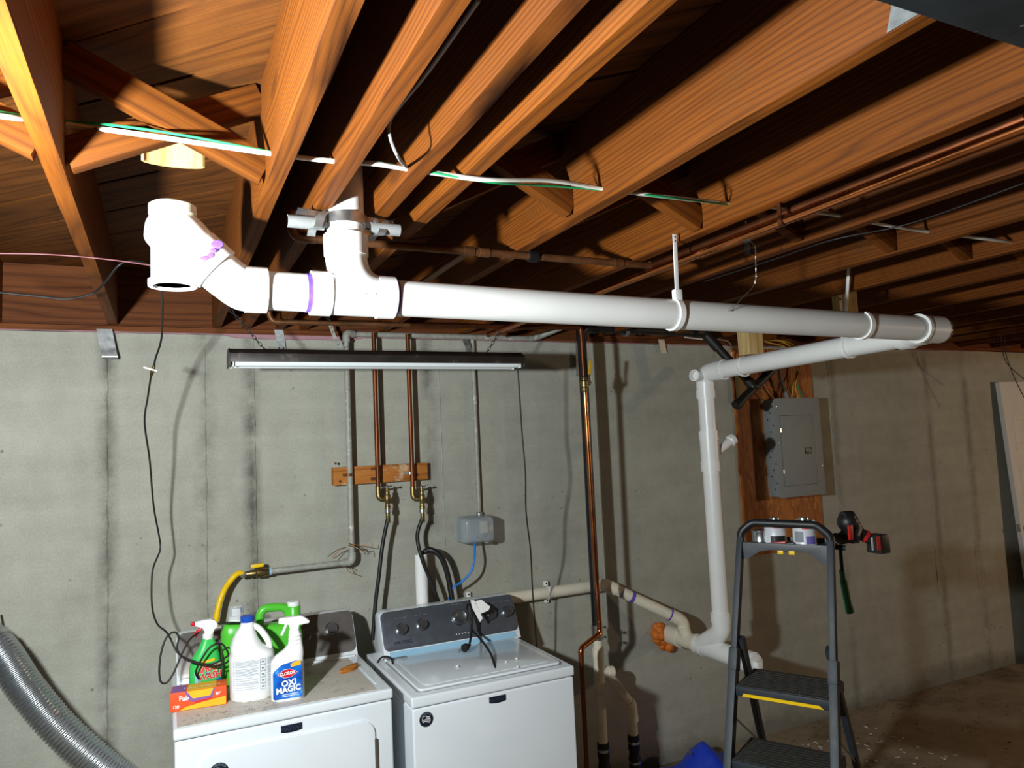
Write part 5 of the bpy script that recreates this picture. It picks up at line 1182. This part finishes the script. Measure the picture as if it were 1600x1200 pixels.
# ------------------------------------------------------------------ door leaning on the wall
dt_ = PY(1569, 597, 3.40); dbz = .01; lean = .10
DO = thing('spare_door', 'white panel door leaning against the wall at the right edge', 'door', (dt_.x + .38, 3.3, 0))
tl = (V((0, .10, dt_.z))).normalized(); nn = V((0, tl.z, -tl.y)).normalized() * -1   # face normal to the camera side
Hd = dt_.z / tl.z; o_ = V((dt_.x, 3.335, .004)); th = .035
def dpt(u, v, d): return o_ + ex * u + tl * v + nn * (d - th)
m = MB(); m.obox(o_ + ex * .38 + tl * Hd / 2 - nn * th / 2, ex, tl, nn, (.38, Hd / 2, th / 2)); m.build('slab', M['doorpaint'], DO, bevel=.002)
for cu in (.21, .55):
    for v0, v1 in ((.20, .78), (.95, 1.50), (1.62, 1.88)):
        w2 = .125; q = o_ + ex * cu + tl * ((v0 + v1) / 2)
        mm = MB(); hh_ = (v1 - v0) / 2
        for sgn in (-1, 1):
            mm.obox(q + ex * sgn * w2, ex, tl, nn, (.008, hh_ + .008, .004)); mm.obox(q + tl * sgn * hh_, ex, tl, nn, (w2, .008, .004))
        mm.build('panel_moulding', M['doorpaint'], DO, bevel=.002)
        MB().obox(q, ex, tl, nn, (w2 - .03, hh_ - .03, .004)).build('raised_panel', M['doorpaint'], DO, bevel=.003)
lz = PY(1590, 828, 3.36).z; q = o_ + tl * (lz / tl.z)
MB().obox(q - ex * .001 - nn * th / 2, ex, tl, nn, (.0015, .028, .012)).build('latch_plate', M['steel'], DO, bevel=.0005)
MB().obox(q - ex * .006 - nn * th / 2, ex, tl, nn, (.006, .009, .006)).build('latch_bolt', M['steel'], DO, bevel=.001)
MB().lathe(q + ex * .06, nn, [(.026, 0), (.026, .004), (.010, .008), (.010, .03), (.022, .036), (.024, .05), (.016, .06), (0, .062)], 20).build('knob', M['brass'], DO)

# ------------------------------------------------------------------ step ladder
LU = V((.485, -.8745, 0)); LBk = V((.8745, .485, 0)); LD0 = V((1.922, 2.165, .915)); lean_ = .335
LA = thing('step_ladder', 'dark grey four-step ladder with yellow-edged treads and a tool tray', 'ladder', (2.05, 2.1, 0))
WL = .325
def lp_(u, z, b=0): return V((LD0.x, LD0.y, 0)) + LU * u + LBk * ((z - .915) * lean_ + b) + ez * z
ztray = 1.405; flare = .018
def railx(side, z): return (-.006 - flare * (ztray - z)) if side < 0 else (WL + .006 + flare * (ztray - z))
for sd in (-1, 1):
    m = MB(); rail = [lp_(railx(sd, z), z, .0) for z in (0.02, .98)]; up_r = (rail[1] - rail[0]).normalized(); fwd = up_r.cross(LU).normalized()
    m.obox((rail[0] + rail[1]) / 2, LU, fwd, up_r, (.0145, .021, (rail[1] - rail[0]).length / 2)); m.build('front_rail', M['ladder'], LA, bevel=.003)
    m = MB(); r2 = [lp_(railx(sd, z), z, .0) for z in (.96, ztray + .03)]; m.obox((r2[0] + r2[1]) / 2, LU, fwd, up_r, (.0115, .018, (r2[1] - r2[0]).length / 2)); m.build('front_rail', M['ladder'], LA, bevel=.003)
    m = MB(); m.obox(lp_(railx(sd, 1.0), 1.0), LU, fwd, up_r, (.0165, .0235, .04)); m.build('rail_joint', M['ladder'], LA, bevel=.003)
    MB().obox(lp_(railx(sd, .012), .014), LU, LBk, ez, (.016, .03, .014)).build('foot', M['rubber'], LA, bevel=.004)
    # rear legs
    z0_, z1_ = .015, 1.07; ru = .006 if sd < 0 else WL - .006
    ra = V((LD0.x, LD0.y, 0)) + LU * (ru + sd * .035) + LBk * .56 + ez * z0_; rb = lp_(ru, z1_, .012)
    m = MB(); dr = (rb - ra).normalized(); fw2 = dr.cross(LU).normalized(); m.obox((ra + rb) / 2, LU, fw2, dr, (.011, .017, (rb - ra).length / 2)); m.build('rear_leg', M['ladder'], LA, bevel=.003)
    MB().obox(ra + ez * .0, LU, LBk, ez, (.014, .024, .014)).build('foot', M['rubber'], LA, bevel=.004)
    MB().tube([lp_(railx(sd, .80) * .98, .80, .03), ra.lerp(rb, .55)], .004, 8).build('spreader', M['steel'], LA)
for zs_ in (.915, .678, .441, .204):
    w_ = WL + 2 * flare * (ztray - zs_) - .008; u0 = -flare * (ztray - zs_)
    c = lp_(u0 + w_ / 2 + .004, zs_, .10); m = MB(); m.obox(c - ez * .018, LU, LBk, ez, (w_ / 2, .115, .018)); stp = m.build('step', M['ladder'], LA, bevel=.005)
    m = MB(); m.obox(c + ez * .0015, LU, LBk, ez, (w_ / 2 - .004, .110, .002)); m.build('tread', M['tread'], stp, bevel=.001)
    m = MB(); f = c - LBk * .1155 - ez * .028; poly = [(-w_ / 2 * .84, -.005), (w_ / 2 * .86, -.005), (w_ / 2 * .78, .006), (-w_ / 2 * .80, .006)]; m.prism(poly, f, LU, ez, -LBk, 0, .003); m.build('edge_strip', M['yellow'], stp)
    for i in range(9): MB().obox(c - LBk * (.085 - .021 * i) + ez * .004, LU, LBk, ez, (w_ / 2 - .012, .003, .0012)).build('tread_rib', M['tread'], stp)
# tray and handle bar
tc_ = lp_(WL / 2, ztray, .07)
m = MB(); m.obox(tc_, LU, LBk, ez, (WL / 2 - .002, .075, .004)); tro = m.build('tool_tray', M['tray'], LA, bevel=.002)
m = MB(); f = lp_(WL / 2, ztray, -.006); m.prism([(-WL / 2, .014), (WL / 2, .014), (WL / 2, -.062), (WL / 2 - .03, -.052), (WL / 2 - .065, -.018), (.05, -.014), (-.05, -.012), (-WL / 2 + .07, -.02), (-WL / 2 + .03, -.046), (-WL / 2, -.052)], f, LU, ez, LBk, 0, .012); m.build('tray_apron', M['tray'], tro, bevel=.003)
for s_ in (-.012, .03): MB().obox(f + LU * s_ - LBk * .003 - ez * .018, LU, LBk, ez, (.011, .004, .007)).build('yellow_clip', M['yellow'], tro, bevel=.002)
for bb_ in (.145,): m = MB(); m.obox(tc_ + LBk * .075 + ez * .008, LU, LBk, ez, (WL / 2, .004, .012)); m.build('tray_lip', M['tray'], tro, bevel=.002)
hb = [lp_(railx(-1, ztray + .02), ztray + .02), lp_(railx(-1, ztray), ztray + .052) , lp_(.035, ztray + .088, .0), lp_(WL - .045, ztray + .085, .0), lp_(railx(1, ztray), ztray + .045), lp_(railx(1, ztray + .01), ztray + .01)]
MB().tube(rounded(hb, .018, 4), .0155, 14).build('handle_bar', M['toolblack'], LA)

# cans on the tray
def can(c, rad, h, lab, brand=True, band=None):
    t = thing('can', lab, 'can', c, 'cans on the ladder tray')
    MB().lathe(c, ez, [(rad * .97, 0), (rad, .002), (rad, .005), (rad * .975, .007), (rad * .975, h - .008), (rad, h - .006), (rad, h - .001), (rad * .95, h), (rad * .9, h - .003), (0, h - .003)], 32).build('body', M['canlabel'] if brand else M['steel'], t)
    if brand:
        MB().lathe(c + ez * (h - .004), ez, [(rad * .45, 0), (rad * .45, .010), (rad * .42, .016), (rad * .2, .017), (0, .017)], 24).build('lid', M['steel'], t)
        def wrp(off, y0):
            d0 = V((-c.x, -c.y, 0)).normalized(); s0 = V((-d0.y, d0.x, 0))
            return lambda x, y: c + ez * (h * y0 + y) + (d0 * math.cos((x + off) / rad) + s0 * math.sin((x + off) / rad)) * (rad * .985 + .0005)
        n_ = 10; f_ = wrp(0, .0)
        def patch(name, x0_, x1_, z0_, z1_, mt): MB().add([f_(x0_ + (x1_ - x0_) * k / n_, z) for z in (z0_, z1_) for k in range(n_ + 1)], [(k, k + 1, n_ + 2 + k, n_ + 1 + k) for k in range(n_)]).build(name, mt, t)
        patch('logo_field', -.008, .030, h * .70, h * .86, M['redtxt'])
        ff = wrp(.011, .78); text('brand_name', 'Oatey', M['wprint'], t, c, ex, ez, .015, warp=lambda x, y: ff(x, y) + (ff(x, y) - c - ez * (h * .78 + y)).normalized() * .0006)
        if band: patch('violet_panel', .005, .045, h * .08, h * .40, M[band]); patch('print_block', -.04, -.004, h * .16, h * .60, M['gprint'])
        else: patch('dark_panel', -.02, .045, h * .05, h * .35, M['toolblack'])
    return t
zt4 = ztray + .004
can(PZ(1189, 846, zt4) * 1.0, .034, .046, 'short plain metal can at the left of the ladder tray', False)
can(lp_(.105, ztray, .10) + ez * .004, .042, .085, 'tall can with a red logo at the back left of the ladder tray')
can(lp_(.225, ztray, .065) + ez * .004, .044, .092, 'tall can with a violet panel at the right of the ladder tray', True, 'purplelab')
m = MB(); q = lp_(.135, ztray, .03) + ez * .004; m.obox(q + ez * .008, (LU + ez * .12).normalized(), LBk, (ez - LU * .12).normalized(), (.032, .022, .005)); po = m.build('packet', M['toolred'], bevel=.002, label='small red packet lying on the ladder tray between the cans', cat='packet')
m = MB(); q = lp_(.18, ztray, .03) + ez * .004; m.obox(q + ez * .006, LU, LBk, ez, (.018, .02, .006)); m.build('tape_roll', M['toolblack'], bevel=.003, label='small dark item lying beside the red packet on the ladder tray', cat='tape')
# drill lying on the right of the tray, handle outwards
DR = thing('cordless_drill', 'black and red cordless drill hung over the right end of the ladder tray', 'drill', PY(1330, 870, 2.0))
def dq(px, py, y=2.05): return PY(px, py, y)
yd = 2.02
m = MB(); m.tube([dq(1316, 806, yd), dq(1322, 808, yd), dq(1332, 828, yd), dq(1330, 840, yd - .02)], [.018, .036, .040, .030], 20); m.sphere(dq(1325, 816, yd), .041, 18, 12); m.build('motor_housing', M['toolblack'], DR)
MB().tube([dq(1322, 838, yd), dq(1313, 842, yd), dq(1304, 838, yd)], [.028, .022, .014], 16).build('chuck', M['toolblack'], DR)
m = MB(); m.tube(catmull([dq(1334, 832, yd), dq(1348, 836, yd - .02), dq(1364, 845, yd - .04), dq(1376, 851, yd - .05)], 6), [.026] * 6 + [.022] * 6 + [.024] * 7, 16); m.build('grip', M['toolblack'], DR)
MB().tube([dq(1349, 836, yd - .02), dq(1354, 839, yd - .026)], .0250, 16).build('red_band', M['toolred'], DR)
m = MB(); m.obox(dq(1329, 832, yd - .042), ex, ey, ez, (.012, .004, .028)); m.build('red_side_panel', M['toolred'], DR, bevel=.003)
MB().tube([dq(1334, 842, yd - .01), dq(1342, 847, yd - .03)], [.012, .006], 10).build('trigger', M['toolred'], DR)
bu = (dq(1376, 851, yd - .05) - dq(1348, 836, yd - .02)).normalized(); bn = V((0, -1, 0)); bv = bu.cross(bn).normalized(); bn = bv.cross(bu)
m = MB(); m.obox(dq(1372, 849, yd - .055), ex, ey, ez, (.026, .034, .036)); bat = m.build('battery', M['toolblack'], DR, bevel=.006)
MB().obox(dq(1373, 849, yd - .0895), ex, ey, ez, (.010, .0008, .026)).build('battery_stripe', M['toolred'], bat)
MB().obox(dq(1363, 850, yd - .0895), ex, ey, ez, (.004, .0008, .024)).build('battery_marking', M['canlabel'], bat)
# hammer hanging from the tray
HM = thing('hammer', 'hammer with a green rubber grip hanging at the right of the ladder tray', 'hammer', PY(1328, 958, 1.98))
MB().tube([PY(1313, 858, 1.98), PY(1316, 893, 1.98)], .007, 12).build('shaft', M['toolblack'], HM)
MB().tube(catmull([PY(1315, 891, 1.98), PY(1319, 915, 1.98), PY(1324, 940, 1.98), PY(1328, 957, 1.98)], 6), [.010] * 4 + [.0135] * 10 + [.0155] * 5, 16).build('grip', M['hammergreen'], HM)
m = MB(); hd0 = PY(1312, 856, 1.98); m.tube([hd0 + V((-.05, .07, .002)), hd0 + V((-.02, .03, .004)), hd0 + V((.0, .0, .002)), hd0 + V((.012, -.016, .0))], [.005, .009, .011, .010], 12); m.build('head', M['darksteel'], HM)

# ------------------------------------------------------------------ floor things
# blue tarp, crumpled
m = MB(); n_ = 26; rr = random.Random(4)
def hgt(x, y): return .022 + .02 * math.sin(7 * x + 1.3) * math.cos(6 * y) + .012 * abs(math.sin(17 * x + 5 * y)) + .008 * abs(math.sin(31 * y + 9 * x))
xs = [2.37 + .55 * i / n_ for i in range(n_ + 1)]; ys = [2.85 + .55 * i / n_ for i in range(n_ + 1)]
m.add([V((x, y, max(.004, hgt(x, y) + (.13 * max(0, 1 - (abs(x - 2.66) + .7 * abs(y - 3.30)) / .16))))) for y in ys for x in xs], [(j * (n_ + 1) + i, j * (n_ + 1) + i + 1, (j + 1) * (n_ + 1) + i + 1, (j + 1) * (n_ + 1) + i) for j in range(n_) for i in range(n_)])
tpo = m.build('tarp', M['tarp'], label='crumpled blue tarpaulin on the floor between the black stack and the ladder', cat='tarp', ang=60)
q = PZ(1077, 1176, .14); MB().ring(q, (.3, -.6, .7), .006, .011, .002, 16).build('eyelet', M['chrome'], tpo)
# cardboard piece behind the ladder, shavings, dirt
m = MB(); m.prism([(2.95, 3.35), (3.25, 3.30), (3.2, 3.05), (3.0, 2.95), (2.82, 3.12)], (0, 0, 0), ex, ey, ez, .001, .008); m.build('cardboard', plain('cardboard', 'a57f4e', .8, 0, .15, 12), label='flat piece of brown cardboard on the floor behind the ladder', cat='cardboard')
m = MB()
for i in range(130):
    x, y = (rr.uniform(3.0, 4.0), rr.uniform(2.7, 3.3)) if i < 70 else (rr.uniform(2.9, 3.3), rr.uniform(2.9, 3.35))
    a_ = rr.random() * 6.28; L = rr.uniform(.008, .03); p = V((x, y, .003)); d = V((math.cos(a_), math.sin(a_), 0)); pts = [p + d * (L * k / 4) + V((-d.y, d.x, 0)) * (.006 * math.sin(k * 1.5 + i)) + ez * (.004 * abs(math.sin(k * 2 + i))) for k in range(5)]
    m.tube(pts, .0016, 5)
m.build('shavings', M['shaving'], label='white plastic shavings scattered over the floor behind the ladder', cat='shavings', kind='stuff')
m = MB()
for i in range(520):
    x = rr.uniform(2.6, 7.2); y = rr.uniform(1.6, 3.47); y = 3.47 - (3.47 - y) * rr.random(); s_ = rr.uniform(.003, .011); a_ = rr.random() * 3; d1 = V((math.cos(a_), math.sin(a_), 0)) * s_; d2 = V((-math.sin(a_), math.cos(a_), 0)) * s_ * rr.uniform(.3, .8); p = V((x, y, .0005))
    m.add([p + d1, p + d2, p - d1, p - d2, p + ez * s_ * .5], [(0, 1, 4), (1, 2, 4), (2, 3, 4), (3, 0, 4)])
m.build('floor_dirt', M['dirt'], label='crumbs of soil scattered over the concrete floor along the wall', cat='dirt', kind='stuff')
m = MB(); q = PZ(1597, 1034, 0); m.lathe(V((q.x + .10, q.y - .15, 0)), ez, [(.10, 0), (.125, .02), (.135, .10), (.12, .17), (.06, .2), (0, .205)], 24); m.build('clay_lump', M['rustred'], label='reddish-brown rounded lump on the floor below the leaning door', cat='lump')

# ------------------------------------------------------------------ foil duct at the lower left
dpth = [PY(-70, 960, 3.30), PY(-5, 1010, 3.20), PY(40, 1075, 3.12), PY(95, 1140, 3.06), PY(160, 1198, 3.03), PY(215, 1240, 3.02)]
cp = catmull(dpth, 60); res = []
acc = 0
FD = thing('dryer_duct', 'shiny ribbed aluminium duct curving down to the dryer at the lower left', 'duct', PY(60, 1190, 3.15))
MB().tube(cp, [.056 + .0022 * (1 if i % 4 < 2 else -1) for i in range(len(cp))], 28).build('duct', M['foil'], FD, ang=80)
q = cp[60]; MB().tube([cp[52], cp[58]], .0595, 28).build('hose_clamp', M['steel'], FD)
hose([PY(-6, 955, 3.38), PY(0, 985, 3.36), PY(12, 1008, 3.34)], .004, 'dark cord hanging at the left edge behind the foil duct', 'cord', 'edge_cord', 'cord')
